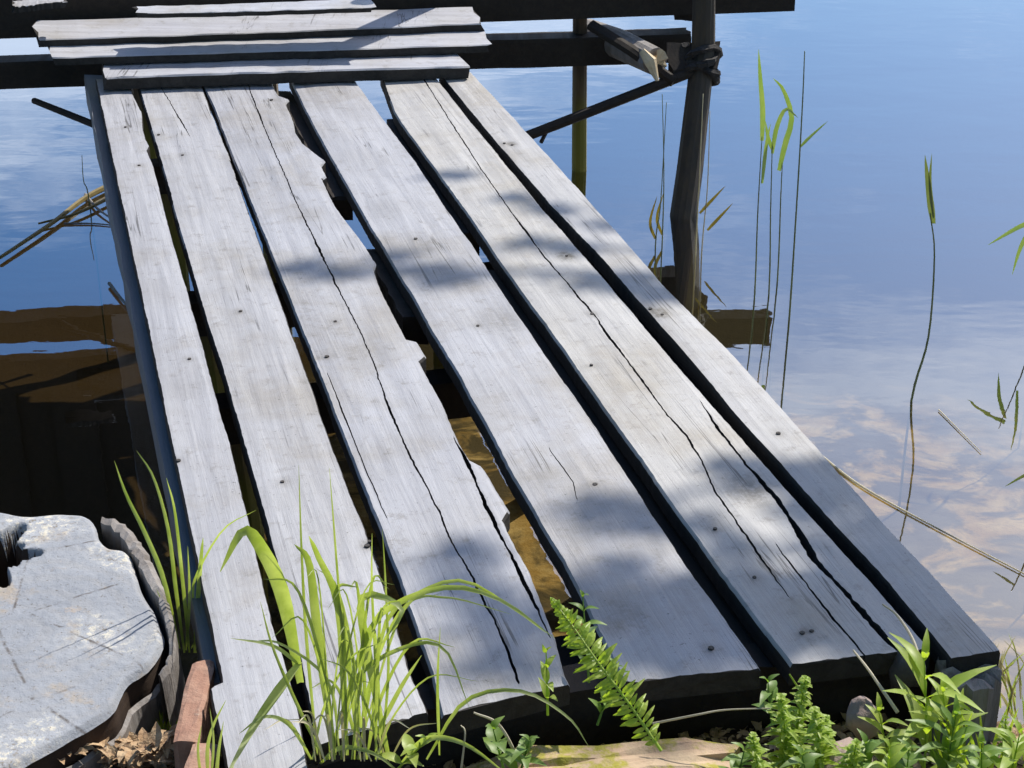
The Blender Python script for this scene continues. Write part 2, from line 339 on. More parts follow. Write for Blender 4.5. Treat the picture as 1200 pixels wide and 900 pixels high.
# ------------------------------------------------------------------ the setting: ground (shore + lake bed) and water
def shore(x): return 2.62 + 0.10 * math.sin(x * 1.9 + 0.6) + 12 * sm(x, 3.0, 5.2) + 4 * sm(-x, 3.5, 7)
def ground_z(x, y):
    s = y - shore(x)
    z = 0.40 - 0.52 * sm(s, -0.55, 0.35) - 0.16 * min(5.8, max(0, s - 0.2)) - 0.6 * sm(s, 6, 30)
    z += 0.04 * sm(-x, 0.30, 0.55) * sm(-s, -0.05, 0.35)
    if s < -3: z += 0.05 * min(12, -s - 3)
    amp = 0.03 if s > -0.3 else 0.02
    z += amp * noise.noise(Vector((x * 1.7, y * 1.7, 0.3))) + 0.35 * amp * noise.noise(Vector((x * 6, y * 6, 4))) 
    return z
def axis(lo, hi, step, far):
    a = list(np.arange(lo, hi, step)); s = step; p = hi; R = []
    while p < far: R.append(p); s *= 1.25; p += s
    R.append(far); s = step; p = lo; Lf = []
    while p > -far: s *= 1.25; p -= s; Lf.append(max(p, -far))
    return list(reversed(Lf)) + a + R
xs, ys = axis(-2.6, 2.6, 0.045, 400), axis(1.2, 7.0, 0.045, 400)
V = [(x, y, ground_z(x, y)) for y in ys for x in xs]; nx = len(xs)
Fc = [(j * nx + i, j * nx + i + 1, (j + 1) * nx + i + 1, (j + 1) * nx + i) for j in range(len(ys) - 1) for i in range(nx - 1)]
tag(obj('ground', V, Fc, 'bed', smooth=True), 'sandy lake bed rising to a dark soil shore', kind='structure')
tag(obj('water', [(-400, 1.6, 0), (400, 1.6, 0), (400, 400, 0), (-400, 400, 0)], [(0, 1, 2, 3)], 'water'), 'calm clear lake water reflecting blue sky', kind='structure')

# ------------------------------------------------------------------ gangway of six long planks
DZ = 0.55; TH = math.atan2(616, math.hypot(F, 986))
g0 = onz(610, 840, DZ); g0.z = 0.0
gang = empty('gangway', g0, TH)
tag(gang, 'weathered grey plank gangway running from the shore to the pier platform', 'gangway')
cT, sT = math.cos(TH), math.sin(TH)
def touv(p): q = p - g0; return (q.y * cT - q.x * sT, q.x * cT + q.y * sT)      # (along, across)
def fromuv(u, v, z): return Vector((g0.x + v * cT - u * sT, g0.y + v * sT + u * cT, z))
def uvpx(pts): return [touv(onz(x, y, DZ)) for x, y in pts]

PL = [dict(  # outlines of the planks, read off the photograph (far -> near)
 L=[(112,92),(147,258),(173,380),(197,500),(223,620),(243,715),(261,800),(246,804),(266,900),(272,930)],
 R=[(151,93),(154,105),(165,127),(167,148),(169,157),(174,166),(171,171),(179,190),(196,258),(231,380),(248,444),(271,524),(293,617),(316,717),(330,762),(345,810),(356,875),(366,930)]),
 dict(L=[(160,92),(162,99),(169,124),(184,174),(196,216),(207,258),(243,380),(264,444),(285,519),(313,617),(337,715),(350,767),(372,873)],
 R=[(233,92),(236,99),(249,134),(266,176),(295,258),(339,380),(365,452),(392,529),(427,617),(436,640),(469,741),(486,800),(502,833)]),
 dict(L=[(235,92),(238,99),(252,130),(274,188),(302,258),(351,380),(373,436),(403,513),(444,617),(467,675),(488,739),(505,785),(518,838)],
 R=[(316,90),(320,100),(326,108),(337,112),(333,117),(342,138),(344,150),(353,164),(361,170),(380,184),(375,190),(381,202),(376,206),(392,238),(410,262),(429,288),(440,306),(437,314),(450,346),(466,376),(477,397),(490,400),(500,417),(492,424),(517,469),(540,520),(554,542),(568,549),(584,576),(600,602),(593,614),(610,650),(624,673),(640,715),(655,755),(668,800)]),
 dict(L=[(338,88),(341,95),(360,134),(386,182),(412,228),(435,268),(480,342),(506,388),(527,422),(566,492),(600,556),(633,613),(660,655),(693,723),(722,781),(732,799)],
 R=[(413,88),(417,94),(442,128),(480,178),(520,238),(548,277),(572,315),(619,384),(658,440),(680,470),(718,529),(800,653),(843,710),(892,782)]),
 dict(L=[(445,86),(449,94),(462,130),(470,144),(508,196),(545,247),(592,316),(620,355),(657,405),(682,442),(719,494),(800,609),(850,677),(926,778)],
 R=[(507,84),(510,89),(559,150),(636,243),(681,293),(735,357),(785,416),(839,477),(894,540),(954,606),(1020,678),(1083,750),(1090,759)]),
 dict(L=[(514,84),(518,89),(559,140),(645,240),(697,293),(745,349),(801,411),(855,477),(912,540),(960,594),(1035,675),(1107,762),(1114,770)],
 R=[(548,80),(620,157),(687,230),(777,333),(812,368),(860,416),(916,477),(972,540),(1035,612),(1095,675),(1173,762)]) ]
CR = {1: [([(187,98),(208,134),(222,158)], 0.003), ([(206,258),(208,262)], 0.0)],
 2: [([(375,436),(388,470),(412,540),(440,610)], 0.0022), ([(288,92),(298,120),(314,160),(328,192),(345,232),(372,288),(398,342),(418,380),(436,420),(456,479),(477,527),(509,589),(528,632),(552,675),(587,743),(612,806)], 0.0035), ([(536,512),(556,560),(573,600),(600,652),(625,703),(650,757)], 0.0055)],
 3: [([(640,520),(668,560),(674,585)], 0.0018)],
 4: [([(494,89),(537,157),(563,197),(600,250),(640,303),(695,368),(708,387),(740,429),(775,477),(802,508),(820,538),(836,573),(867,618),(903,670),(925,700)], 0.004), ([(905,632),(930,666),(975,723),(1011,765)], 0.0028), ([(815,462),(837,497),(871,540),(906,579),(928,612),(951,651),(990,693),(1035,744),(1056,764)], 0.0075)],
 5: []}
NAILS = {0: [(147,149),(163,194),(222,421),(209,540)], 1: [(186,158),(214,182),(282,365),(331,565),(433,635)], 2: [(318,117),(393,377),(383,418),(430,640)], 3: [(487,280),(560,382),(697,568),(833,760)],
 4: [(591,168),(694,368),(693,428),(838,620),(884,677),(951,740),(940,742)], 5: [(600,170),(664,300),(762,362),(776,369),(912,508)]}
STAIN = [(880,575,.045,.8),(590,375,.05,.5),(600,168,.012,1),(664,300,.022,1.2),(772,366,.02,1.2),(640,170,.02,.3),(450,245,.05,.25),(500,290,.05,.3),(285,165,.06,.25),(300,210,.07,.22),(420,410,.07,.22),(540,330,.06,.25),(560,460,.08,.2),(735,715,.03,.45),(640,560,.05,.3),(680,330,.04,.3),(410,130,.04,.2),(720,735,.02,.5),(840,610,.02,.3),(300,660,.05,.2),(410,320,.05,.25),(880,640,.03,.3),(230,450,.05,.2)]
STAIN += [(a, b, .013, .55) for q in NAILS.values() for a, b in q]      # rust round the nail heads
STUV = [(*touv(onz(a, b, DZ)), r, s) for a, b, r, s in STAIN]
TP = 0.042
for k, P in enumerate(PL):
    Lp, Rp = uvpx(P['L']), uvpx(P['R'])
    (uLf, uLn), (uRf, uRn) = (Lp[0][0], Lp[-1][0]), (Rp[0][0], Rp[-1][0])
    def mono(q):
        q = sorted(q); u = np.array([a for a, b in q]); v = np.array([b for a, b in q])
        for i in range(1, len(u)):
            if u[i] <= u[i - 1] + 0.004: u[i] = u[i - 1] + 0.004
        return u, v
    Lu, Lv = mono(Lp); Ru, Rv = mono(Rp)
    fL = lambda u: float(np.interp(u, Lu, Lv)); fR = lambda u: float(np.interp(u, Ru, Rv))
    cracks = []
    for pts, wd in CR.get(k, []):
        q = uvpx(pts); cu, cv = mono(q)
        if wd > 0: cracks.append((cu, cv, wd * .78))
    cracks.sort(key=lambda c: np.mean([(v - fL(u)) / max(.02, fR(u) - fL(u)) for u, v in zip(c[0], c[1])]))
    rows = 620; Vt = []; Fc = []; st = []; ncol = None
    for i in range(rows + 1):
        t = i / rows
        um = uLn + (uLf - uLn) * t
        l, r_ = fL(um), fR(um); wdt = max(0.02, r_ - l)
        l += 0.0022 * noise.noise(Vector((um * 9, k * 3.1, 0))) + 0.0012 * noise.noise(Vector((um * 45, k, 2)))
        r_ += 0.0022 * noise.noise(Vector((um * 9, k * 3.1, 7))) + 0.0012 * noise.noise(Vector((um * 45, k, 9)))
        marks = []; lastc = 0.03
        for ci, (cu, cv, wd) in enumerate(cracks):
            uc = min(max(um, cu[0]), cu[-1]); cc = (np.interp(uc, cu, cv) - fL(uc)) / max(.02, fR(uc) - fL(uc))
            cc += 0.009 * noise.noise(Vector((um * 22, ci * 5 + k, 1))) + 0.006 * noise.noise(Vector((um * 70, ci * 5 + k, 8)))
            cc = min(max(cc, lastc + 0.05), 0.97); lastc = cc
            a = 0.0
            if cu[0] < um < cu[-1]:
                a = min(1, (um - cu[0]) / 0.10, (cu[-1] - um) / 0.12)
                if um - cu[0] < 0.15 and cu[0] < min(uLn, uRn) + 0.06: a = min(1, (cu[-1] - um) / 0.12)
                if cu[-1] > max(uLf, uRf) - 0.08: a = max(a, min(1, (um - cu[0]) / 0.1))
                a *= 0.28 + 1.1 * abs(noise.noise(Vector((um * 4.3, ci * 9.0 + k, 3)))) + 0.25 * noise.noise(Vector((um * 60, ci * 3.0 + k, 6)))
                if wd > 0.0055: a *= 0.6 + 1.6 * sm(um, 1.0, 0.1)
            marks.append((cc, wd * a / wdt, a))
        cols = [(0.0, -TP, 0), (0.0, -0.006, 0), (0.018, 0.0, 0)]
        prev = 0.018
        for cc, hw, a in marks:
            for q in range(1, 5): cols.append((prev + (cc - hw - 0.004 - prev) * q / 5, 0, 0))
            cols += [(cc - hw - 0.003, 0, 0), (cc - hw * .55, -0.03 * min(1, a * 1.5), a), (cc + hw * .55, -0.03 * min(1, a * 1.5), a), (cc + hw + 0.003, 0, 0)]
            prev = cc + hw + 0.004
        for q in range(1, 8): cols.append((prev + (0.982 - prev) * q / 8, 0, 0))
        cols += [(0.982, 0, 0), (1.0, -0.006, 0), (1.0, -TP, 0)]
        ncol = len(cols)
        for c, h, a in cols:
            un, uf = uLn + (uRn - uLn) * c, uLf + (uRf - uLf) * c
            if k == 4 and marks:
                pass
            u = un + (uf - un) * t
            if i == 0: u += 0.006 * noise.noise(Vector((c * 14, k, 5)))
            v = l + (r_ - l) * c
            z = h
            if h > -0.02:
                z += 0.0016 * noise.noise(Vector((u * 2.2, v * 9, k))) + 0.0007 * noise.noise(Vector((u * 5, v * 130, k))) - 0.0016 * (2 * c - 1) ** 2
            Vt.append((v, u, DZ + z))
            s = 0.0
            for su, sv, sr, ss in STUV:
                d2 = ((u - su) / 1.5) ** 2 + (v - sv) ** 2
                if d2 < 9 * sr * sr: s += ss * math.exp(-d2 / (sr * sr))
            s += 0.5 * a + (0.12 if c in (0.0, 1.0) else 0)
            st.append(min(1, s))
    for i in range(rows):
        for j in range(ncol - 1):
            a = i * ncol + j; Fc.append((a, a + 1, a + ncol + 1, a + ncol))
        a = i * ncol; Fc.append((a + ncol - 1, a, a + ncol, a + 2 * ncol - 1))
    Fc.append(tuple(range(ncol - 1, -1, -1))); Fc.append(tuple(range(rows * ncol, rows * ncol + ncol)))
    pk = obj('plank', Vt, Fc, 'plank', gang, world=False); pk.data.materials.append(M['edge_shade'])
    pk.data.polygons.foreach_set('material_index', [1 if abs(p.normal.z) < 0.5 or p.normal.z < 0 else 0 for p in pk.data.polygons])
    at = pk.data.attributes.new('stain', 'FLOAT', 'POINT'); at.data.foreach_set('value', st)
    for (nx_, ny_) in NAILS[k]:
        c = onz(nx_, ny_, DZ); ns = 9; rr = random.uniform(0.0036, 0.0052)
        pts = [c + Vector((math.cos(a) * rr * random.uniform(.85, 1.1), math.sin(a) * rr * random.uniform(.85, 1.1), 0.0022)) for a in [2 * math.pi * q / ns for q in range(ns)]]
        V = pts + [p + Vector((0, 0, -0.008)) for p in pts]
        f = [tuple(range(ns))] + [(q, q + ns, (q + 1) % ns + ns, (q + 1) % ns) for q in range(ns)]
        o = obj('nail', V, f, 'nail', pk)

def uvbox(name, u0, u1, v0, v1, z0, z1, mat, seed=0, jit=0.004, along='u', seg=14):
    if along == 'u': top = [fromuv(u0, v0, z1), fromuv(u1, v0, z1), fromuv(u1, v1, z1), fromuv(u0, v1, z1)]
    else: top = [fromuv(u1, v0, z1), fromuv(u1, v1, z1), fromuv(u0, v1, z1), fromuv(u0, v0, z1)]
    Vv, Ff = prism(top, z1 - z0, seg, jit, seed); return obj(name, Vv, Ff, mat, gang)
# stringer showing along the left edge, a little below the planks
a = touv(onz(108, 96, 0.50)); b = touv(onz(244, 803, 0.50)); 
top = [onz(98, 88, 0.504), onz(243, 803, 0.504), onz(290, 795, 0.504), onz(140, 88, 0.504)]
Vv, Ff = prism([top[0], top[1], top[2], top[3]], 0.10, 24, 0.003, 3); obj('stringer', Vv, Ff, 'slate_wood', gang)
top = [onz(530, 96, 0.504), onz(1150, 760, 0.504), onz(1120, 765, 0.504), onz(505, 96, 0.504)]
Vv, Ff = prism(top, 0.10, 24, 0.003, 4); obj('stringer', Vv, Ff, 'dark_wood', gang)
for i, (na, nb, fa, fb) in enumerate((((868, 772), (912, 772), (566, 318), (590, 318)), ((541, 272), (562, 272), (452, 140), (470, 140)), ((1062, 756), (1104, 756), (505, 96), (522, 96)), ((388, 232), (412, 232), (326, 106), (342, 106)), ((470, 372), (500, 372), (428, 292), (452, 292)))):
    Vv, Ff = prism([onz(*fa, .500), onz(*na, .500), onz(*nb, .500), onz(*fb, .500)], 0.07, 16, 0.004, 90 + i); obj('stringer', Vv, Ff, 'dark_wood', gang)  # dark strips added under the gaps to block the sky reflection in the water
uN, uF = touv(onz(900, 780, DZ))[0], touv(onz(330, 95, DZ))[0]
vl = lambda u: float(np.interp(u, [touv(onz(261, 800, DZ))[0], touv(onz(112, 92, DZ))[0]], [touv(onz(261, 800, DZ))[1], touv(onz(112, 92, DZ))[1]]))
vr = lambda u: float(np.interp(u, [touv(onz(1173, 762, DZ))[0], touv(onz(548, 80, DZ))[0]], [touv(onz(1173, 762, DZ))[1], touv(onz(548, 80, DZ))[1]]))
bear = [0.30, touv(onz(512, 452, .40))[0], touv(onz(440, 335, .40))[0], touv(onz(362, 180, .40))[0]]
for i, u in enumerate(bear):
    u0 = u; uvbox('bearer', u0, u0 + 0.09, vl(u0) + 0.06, vr(u0) - 0.06, 0.31, 0.402, 'dark_wood', 20 + i, along='v')
    if i: 
        for vv in (vl(u0) + 0.16, vr(u0) - 0.16):
            p = fromuv(u0 + 0.045, vv, 0); gz = ground_z(p.x, p.y)
            Vv, Ff = tube([(p.x, p.y, gz - 0.3), (p.x + .01, p.y, 0.1), (p.x, p.y, 0.33)], [0.045, 0.043, 0.04], 10, 0.06, i); obj('pile', Vv, Ff, 'mossy_post', gang)
# heavy sill under the near ends of the planks
sill_top = [onz(378, 818, 0.506), onz(1115, 720, 0.506), onz(1135, 750, 0.506), onz(370, 852, 0.506)]
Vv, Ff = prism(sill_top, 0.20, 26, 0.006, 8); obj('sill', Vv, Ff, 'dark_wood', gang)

# ------------------------------------------------------------------ pier platform at the far end
FD = lambda X: 5.82 + 0.141 * (X + 1.8)
pier = empty('pier_platform', (0, FD(0) + 1.0, 0), 0.0)
tag(pier, 'dark timber pier platform on round posts at the far end of the gangway', 'pier')
def pbox(name, x0, x1, doff, depth, z0, z1, mat, seed, seg=12, jit=0.004):
    A = Vector((x0, FD(x0) + doff, z1)); B = Vector((x1, FD(x1) + doff, z1)); n = Vector((-0.14, 0.99, 0)).normalized() * depth
    Vv, Ff = prism([A + n, B + n, B, A], z1 - z0, seg, jit, seed); return obj(name, Vv, Ff, mat, pier)
xr = 1.035
pbox('fascia', -4.5, xr, 0, 0.06, 0.607, 0.752, 'dark_wood', 31, 20)
pbox('beam', -4.5, -1.36, -0.03, 0.10, 0.44, 0.535, 'dark_wood', 32)
pbox('beam', -0.40, 0.66, 0.02, 0.10, 0.43, 0.535, 'dark_wood', 33)
for i, x in enumerate((-4.2, -2.9, -1.2, -0.3, 0.6)):      # joists run back under the platform boards
    A = Vector((x, FD(x) + 0.075, 0.72)); 
    Vv, Ff = prism([A + Vector((0, .14, 0)), A + Vector((0.07, .14, 0)), A + Vector((0.07, 0, 0)), A], 0.15, 3, 0.002, 60 + i); obj('joist', Vv, Ff, 'dark_wood', pier)
for i in range(1): pbox('deck_board', -4.5 + 0.02 * (i % 3), xr + 0.02 * ((i * 7) % 4), 0.075 + i * 0.158, 0.15, 0.722, 0.755 + 0.002 * (i % 2), 'plank_x', 40 + i, 14)
def board(px, z, th, mat, seed, name='step_board', jit=0.004, rise=0.0):
    Vv, Ff = prism([onz(x, y, z + (rise if q < 2 else 0)) for q, (x, y) in enumerate(px)], th, 22, jit, seed, 0.012); o = obj(name, Vv, Ff, mat, pier); o.data.materials.append(M['edge_shade']); o.data.polygons.foreach_set('material_index', [1 if p.normal.z < 0.6 else 0 for p in o.data.polygons]); return o
bA = board([(119,68),(527,55),(548,77),(123,92)], 0.596, 0.040, 'plank_x', 51)
bB = board([(59,47),(562,29),(574,51),(62,69)], 0.630, 0.026, 'plank_x', 52, rise=.012)
bC = board([(40,24),(553,7),(564,27),(45,47)], 0.664, 0.026, 'plank_x', 53, rise=.016)
bD = board([(158,7),(434,-2),(437,9),(160,15)], 0.760, 0.016, 'plank_x', 54)
bE = board([(14,0),(72,-4),(76,3),(16,7)], 0.785, 0.02, 'plank_x', 55)
for o, lb in ((bA, 'lowest pale step board lying on the plank ends'), (bB, 'middle pale step board lapped between two others'), (bC, 'upper pale step board against the dark fascia')): o['label'] = lb
# post of the landing, its shadow crosses the step boards
Vv, Ff = tube([(-0.18, FD(-.2) + .15, 0.70), (-0.18, FD(-.2) + .15, 1.1), (-0.17, FD(-.2) + .15, 1.42)], [.05, .048, .045], 12, .05, 6); obj('landing_post', Vv, Ff, 'post_wood', pier)
# posts, braces and broken timber on the right
p1t, p1b = ond(679, 33, FD(0.3) + 0.09), ond(679, 330, FD(0.3) + 0.09)
Vv, Ff = tube([p1b + Vector((0, 0, -0.5)), p1b, p1t.lerp(p1b, .5), p1t + Vector((0, 0, 0.12))], [0.030, 0.029, 0.028, 0.027], 12, 0.05, 3); obj('post', Vv, Ff, 'mossy_post', pier)
t0, t1, t2, t3 = ond(826, -60, 6.02), ond(824, 60, 5.98), ond(808, 200, 5.80), ond(790, 330, 5.62)
Vv, Ff = tube([t3 + (t3 - t2) * 1.5, t3, t2, t1, t0], [0.05, 0.049, 0.046, 0.043, 0.04], 14, 0.06, 4); obj('post', Vv, Ff, 'post_wood', pier)
for i, x in enumerate((-4.1, -2.7, -1.33, -0.9)):
    for dd in (0.09,):
        q = Vector((x, FD(x) + dd + 0.02, 0)); gz = ground_z(q.x, q.y)
        Vv, Ff = tube([(q.x, q.y, gz - .3), (q.x, q.y, 0.2), (q.x, q.y, 0.72)], [0.05, 0.048, 0.045], 10, 0.05, i); obj('post', Vv, Ff, 'mossy_post', pier)
Vv, Ff = tube([ond(600, 166, 5.78), ond(660, 143, 5.84), ond(812, 84, 5.93)], [0.018, 0.018, 0.019], 8, 0.08, 5); obj('brace', Vv, Ff, 'dark_wood', pier)
Vv, Ff = tube([ond(634, 167, 5.80), ond(640, 155, 5.83)], [0.007, 0.008], 6, 0.1, 5); obj('bolt', Vv, Ff, 'dark_wood', pier)
Vv, Ff = tube([ond(40, 118, 5.72), ond(75, 132, 5.6), ond(140, 158, 5.42)], [0.011, 0.012, 0.012], 8, 0.08, 6); obj('brace', Vv, Ff, 'dark_wood', pier)
# broken log end resting in the corner under the fascia
lg = [ond(690, 38, 6.35), ond(725, 50, 6.15), ond(768, 72, 5.93)]
Vv, Ff = tube(lg, [0.055, 0.054, 0.05], 14, 0.08, 7); lo = obj('broken_log', Vv, Ff, 'bark', pier); lo['label'] = 'broken log with pale splintered end under the fascia'
dr = (lg[2] - lg[1]).normalized(); 
r = random.Random(5); a1 = dr.cross(Vector((0, 0, 1))).normalized(); a2 = dr.cross(a1); Vv = [lg[2] + dr * 0.012]; 
for q in range(16): an = q / 16 * 2 * math.pi; Vv.append(lg[2] + (a1 * math.cos(an) + a2 * math.sin(an)) * 0.047 * r.uniform(.7, 1.1) + dr * r.uniform(0.003, 0.03))
obj('splintered_end', Vv, [(0, q + 1, (q + 1) % 16 + 1) for q in range(16)], 'cut_wood', lo)
Vv, Ff = tube([ond(752, 60, 5.9), ond(762, 72, 5.88), ond(770, 95, 5.86)], [0.013, 0.022, 0.006], 7, 0.25, 9); obj('splinter', Vv, Ff, 'cut_wood', lo)
Vv, Ff = tube([ond(692, 30, 6.1), ond(740, 60, 5.97), ond(790, 96, 5.9)], [0.02, 0.022, 0.02], 8, 0.15, 9); obj('brace', Vv, Ff, 'dark_wood', pier)
# dark rope lashing round the leaning post
ct = ond(822, 74, 5.965); ax = (t1 - t2).normalized(); e1 = ax.cross(Vector((0, 1, 0))).normalized(); e2 = ax.cross(e1)
pts = [ct + ax * (-0.05 + 0.10 * q / 60 + 0.022 * math.sin(q * .53)) + (e1 * math.cos(q * .42) + e2 * math.sin(q * .42)) * (0.054 + 0.013 * math.sin(q * .97)) for q in range(61)]
Vv, Ff = tube(pts, 0.013, 6, 0.3, 2); obj('rope_lashing', Vv, Ff, 'rope', pier)
Vv, Ff = prism([ond(782, 50, 6.0), ond(842, 46, 6.0), ond(842, 78, 5.92), ond(786, 84, 5.92)], 0.03, 6, 0.008, 71, 0.01); obj('clamp_block', Vv, Ff, 'dark_wood', pier)

# boarded screen standing on the platform, known from its dark reflection in the water
sx0, sx1 = -4.4, -1.50
shed = empty('boarded_screen', ((sx0 + sx1) / 2, FD(-3) + .13, 0.758), 0); tag(shed, 'dark upright board screen standing on the pier platform', 'screen')
for i in range(20):
    wb = (sx1 - sx0) / 20; x = sx0 + i * wb; lap = .026 * (i % 2); d0, d1 = FD(x) + .10 + lap, FD(x + wb) + .10 + lap; wb += .012; zt = 2.5 + random.uniform(-.02, .02)
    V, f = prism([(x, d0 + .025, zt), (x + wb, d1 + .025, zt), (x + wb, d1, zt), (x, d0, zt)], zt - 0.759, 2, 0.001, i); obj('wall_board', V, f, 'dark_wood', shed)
for z in (1.1, 2.2):
    V, f = prism([(sx0, FD(sx0) + .20, z), (sx1, FD(sx1) + .20, z), (sx1, FD(sx1) + .153, z), (sx0, FD(sx0) + .153, z)], .09, 6, .002, 4); obj('rail', V, f, 'dark_wood', shed)

# ------------------------------------------------------------------ tree stump on the left
SZ = 0.50
outl = [(-210,700),(-170,640),(-90,607),(-30,597),(0,596),(30,601),(70,598),(100,601),(112,614),(116,628),(130,640),(150,645),(158,665),(166,690),(180,712),(187,730),(192,745),(186,762),(172,780),(150,795),(140,812),(132,828),(110,845),(80,862),(40,885),(0,905),(-60,915),(-140,890),(-190,820)]
base = onz(20, 745, SZ); stump = empty('tree_stump', (base.x, base.y, ground_z(base.x, base.y)))
tag(stump, 'wide grey weathered tree stump with a rotten hole and peeling bark', 'stump')
O = [onz(x, y, SZ) for x, y in outl]; nO = len(O); Ofine = spline(O + [O[0]], nO * 10)[:-1]; m = len(Ofine); cen = onz(20, 745, SZ)
V = []; Fc = []; rings = 22
hole = onz(-12, 652, SZ)
def top_z(p):
    d = math.hypot((p.x - hole.x) / 1.0, (p.y - hole.y) / 1.35); an = math.atan2(p.y - hole.y, p.x - hole.x)
    rr = 0.062 * (1 + .25 * math.sin(an * 5 + 1) + .15 * math.sin(an * 11))
    z = SZ + 0.004 * noise.noise(p * 5) + 0.0016 * noise.noise(p * 22) + 0.001 * noise.noise(p * 70)
    return z - 0.16 * sm(d, rr * 1.12, rr * 0.72)
for i in range(rings * 3 + 1):
    t = 1 - (i / (rings * 3)) ** 1.0 if i else 1.0
    for p in Ofine:
        q = cen.lerp(p, t); e = 0.012 * sm(t, 0.96, 1.0); V.append((q.x, q.y, top_z(q) - e))
n3 = rings * 3 + 1
for i in range(n3 - 1):
    for j in range(m): Fc.append((i * m + j, i * m + (j + 1) % m, (i + 1) * m + (j + 1) % m, (i + 1) * m + j))
st = obj('cut_face', V, Fc, 'stump_top', stump, smooth=True); st.data.materials.append(M['rot'])
st.data.polygons.foreach_set('material_index', [1 if p.center.z + stump.location.z < SZ - 0.028 else 0 for p in st.data.polygons])
V = []; Fc = []
for i in range(9):
    t = i / 8
    for j, p in enumerate(Ofine):
        q = cen + (p - cen) * (1.0 - 0.012 * (t < .01) + 0.05 * t + 0.02 * noise.noise(Vector((j * .14, t * 2, 1))) * t); V.append((q.x, q.y, SZ - 0.012 - t * (SZ + 0.15)))
for i in range(8):
    for j in range(m): Fc.append((i * m + j, (i + 1) * m + j, (i + 1) * m + (j + 1) % m, i * m + (j + 1) % m))
obj('wood_side', V, Fc, 'rot', stump, smooth=True)
# bark strip standing off the right side, a dark crevice between it and the wood
inn = [(118,612),(136,622),(150,640),(160,655),(172,680),(184,700),(192,722),(197,742),(198,765),(188,790)]
oui = [(122,607),(142,612),(160,630),(172,648),(184,672),(195,697),(202,722),(206,745),(205,772),(192,800)]
I = spline([onz(x, y, SZ + .004) for x, y in inn], 46); Oo = spline([onz(x, y, SZ - .005) for x, y in oui], 46); V = []; Fc = []
for i, (a, b) in enumerate(zip(I, Oo)):
    jz = 0.006 * noise.noise(Vector((i * .5, 2, 0))); jx = 0.005 * noise.noise(Vector((i * .9, 9, 0)))
    a = a + Vector((jx, jx, 0)); b = b + Vector((jx, 0, 0))
    V += [(a.x, a.y, 0.1), (a.x, a.y, a.z + jz), ((a.x + b.x) / 2, (a.y + b.y) / 2, a.z + jz + .003), (b.x, b.y, b.z + jz), (b.x + .03, b.y - .01, 0.05)]
for i in range(46):
    for j in range(4): k = i * 5 + j; Fc.append((k, k + 1, k + 6, k + 5))
obj('bark', V, Fc, 'bark', stump)
V = []; Fc = []
for i, (a, b) in enumerate([(Ofine[int(j)], None) for j in np.linspace(m * 0.6, m * 0.95, 30)]):
    d = (a - cen).normalized(); jz = 0.01 * noise.noise(Vector((i * .7, 5, 0)))
    for off, z in ((0.004, 0.1), (0.006, SZ - 0.05 + jz), (0.014, SZ - 0.055 + jz), (0.03, 0.05)): q = a + d * off; V.append((q.x, q.y, z))
for i in range(29):
    for j in range(3): k = i * 4 + j; Fc.append((k, k + 1, k + 5, k + 4))
obj('bark', V, Fc, 'bark', stump)

# ------------------------------------------------------------------ bricks, slab, stones
def brick(name, c, dims, rz, mat, label, cat, group=None, seed=0, tilt=(0, 0), rnd=0.006):
    r = random.Random(seed); lx, ly, lz = dims; nx_, ny_, nz_ = 5, 8, 4; V = []; Fc = []; idx = {}
    def vid(i, j, k_):
        if (i, j, k_) not in idx:
            x, y, z = (i / nx_ - .5) * lx, (j / ny_ - .5) * ly, (k_ / nz_ - .5) * lz
            e = sum((i in (0, nx_), j in (0, ny_), k_ in (0, nz_)))
            f = 1 - (0.05 if e == 2 else 0.09 if e == 3 else 0)
            v = Vector((x * f, y * (1 - (1 - f) * .4), z * f)) + Vector([r.uniform(-1, 1) * rnd * .35 for _ in range(3)])
            v += rnd * 1.2 * Vector([noise.noise(Vector((x * 20 + seed, y * 20, z * 20 + a))) for a in (0, 7, 13)])
            idx[(i, j, k_)] = len(V); V.append(v)
        return idx[(i, j, k_)]
    for i in range(nx_):
        for j in range(ny_):
            for k_ in (0, nz_): q = [vid(i, j, k_), vid(i + 1, j, k_), vid(i + 1, j + 1, k_), vid(i, j + 1, k_)]; Fc.append(q if k_ else q[::-1])
    for i in range(nx_):
        for k_ in range(nz_):
            for j in (0, ny_): q = [vid(i, j, k_), vid(i + 1, j, k_), vid(i + 1, j, k_ + 1), vid(i, j, k_ + 1)]; Fc.append(q if not j else q[::-1])
    for j in range(ny_):
        for k_ in range(nz_):
            for i in (0, nx_): q = [vid(i, j, k_), vid(i, j, k_ + 1), vid(i, j + 1, k_ + 1), vid(i, j + 1, k_)]; Fc.append(q if not i else q[::-1])
    o = obj(name, V, Fc, mat); o.location = c; o.rotation_euler = (tilt[0], tilt[1], rz)
    return tag(o, label, cat, group)
BZ = 0.522
c1 = onz(228, 818, BZ); c2 = onz(226, 918, BZ)
brick('brick', c1 + Vector((0, 0, -.055)), (0.040, 0.215, 0.11), 0.03, 'brick', 'weathered red brick on edge next to the stringer end', 'brick', 'bricks edging the shore', 1, rnd=0.003)
brick('brick', c2 + Vector((0, 0, -.058)), (0.042, 0.20, 0.11), -0.02, 'brick', 'weathered red brick in line below the one touching the stringer', 'brick', 'bricks edging the shore', 2, tilt=(0.03, 0), rnd=0.003)
cs = onz(742, 897, 0.48)
brick('mossy_slab', cs + Vector((-0.01, 0, -.085)), (0.36, 0.115, 0.17), 0.07, 'slab', 'broken tan slab with yellow moss below the plank ends', 'slab', None, 3, rnd=0.012)
c3 = onz(600, 910, 0.45)
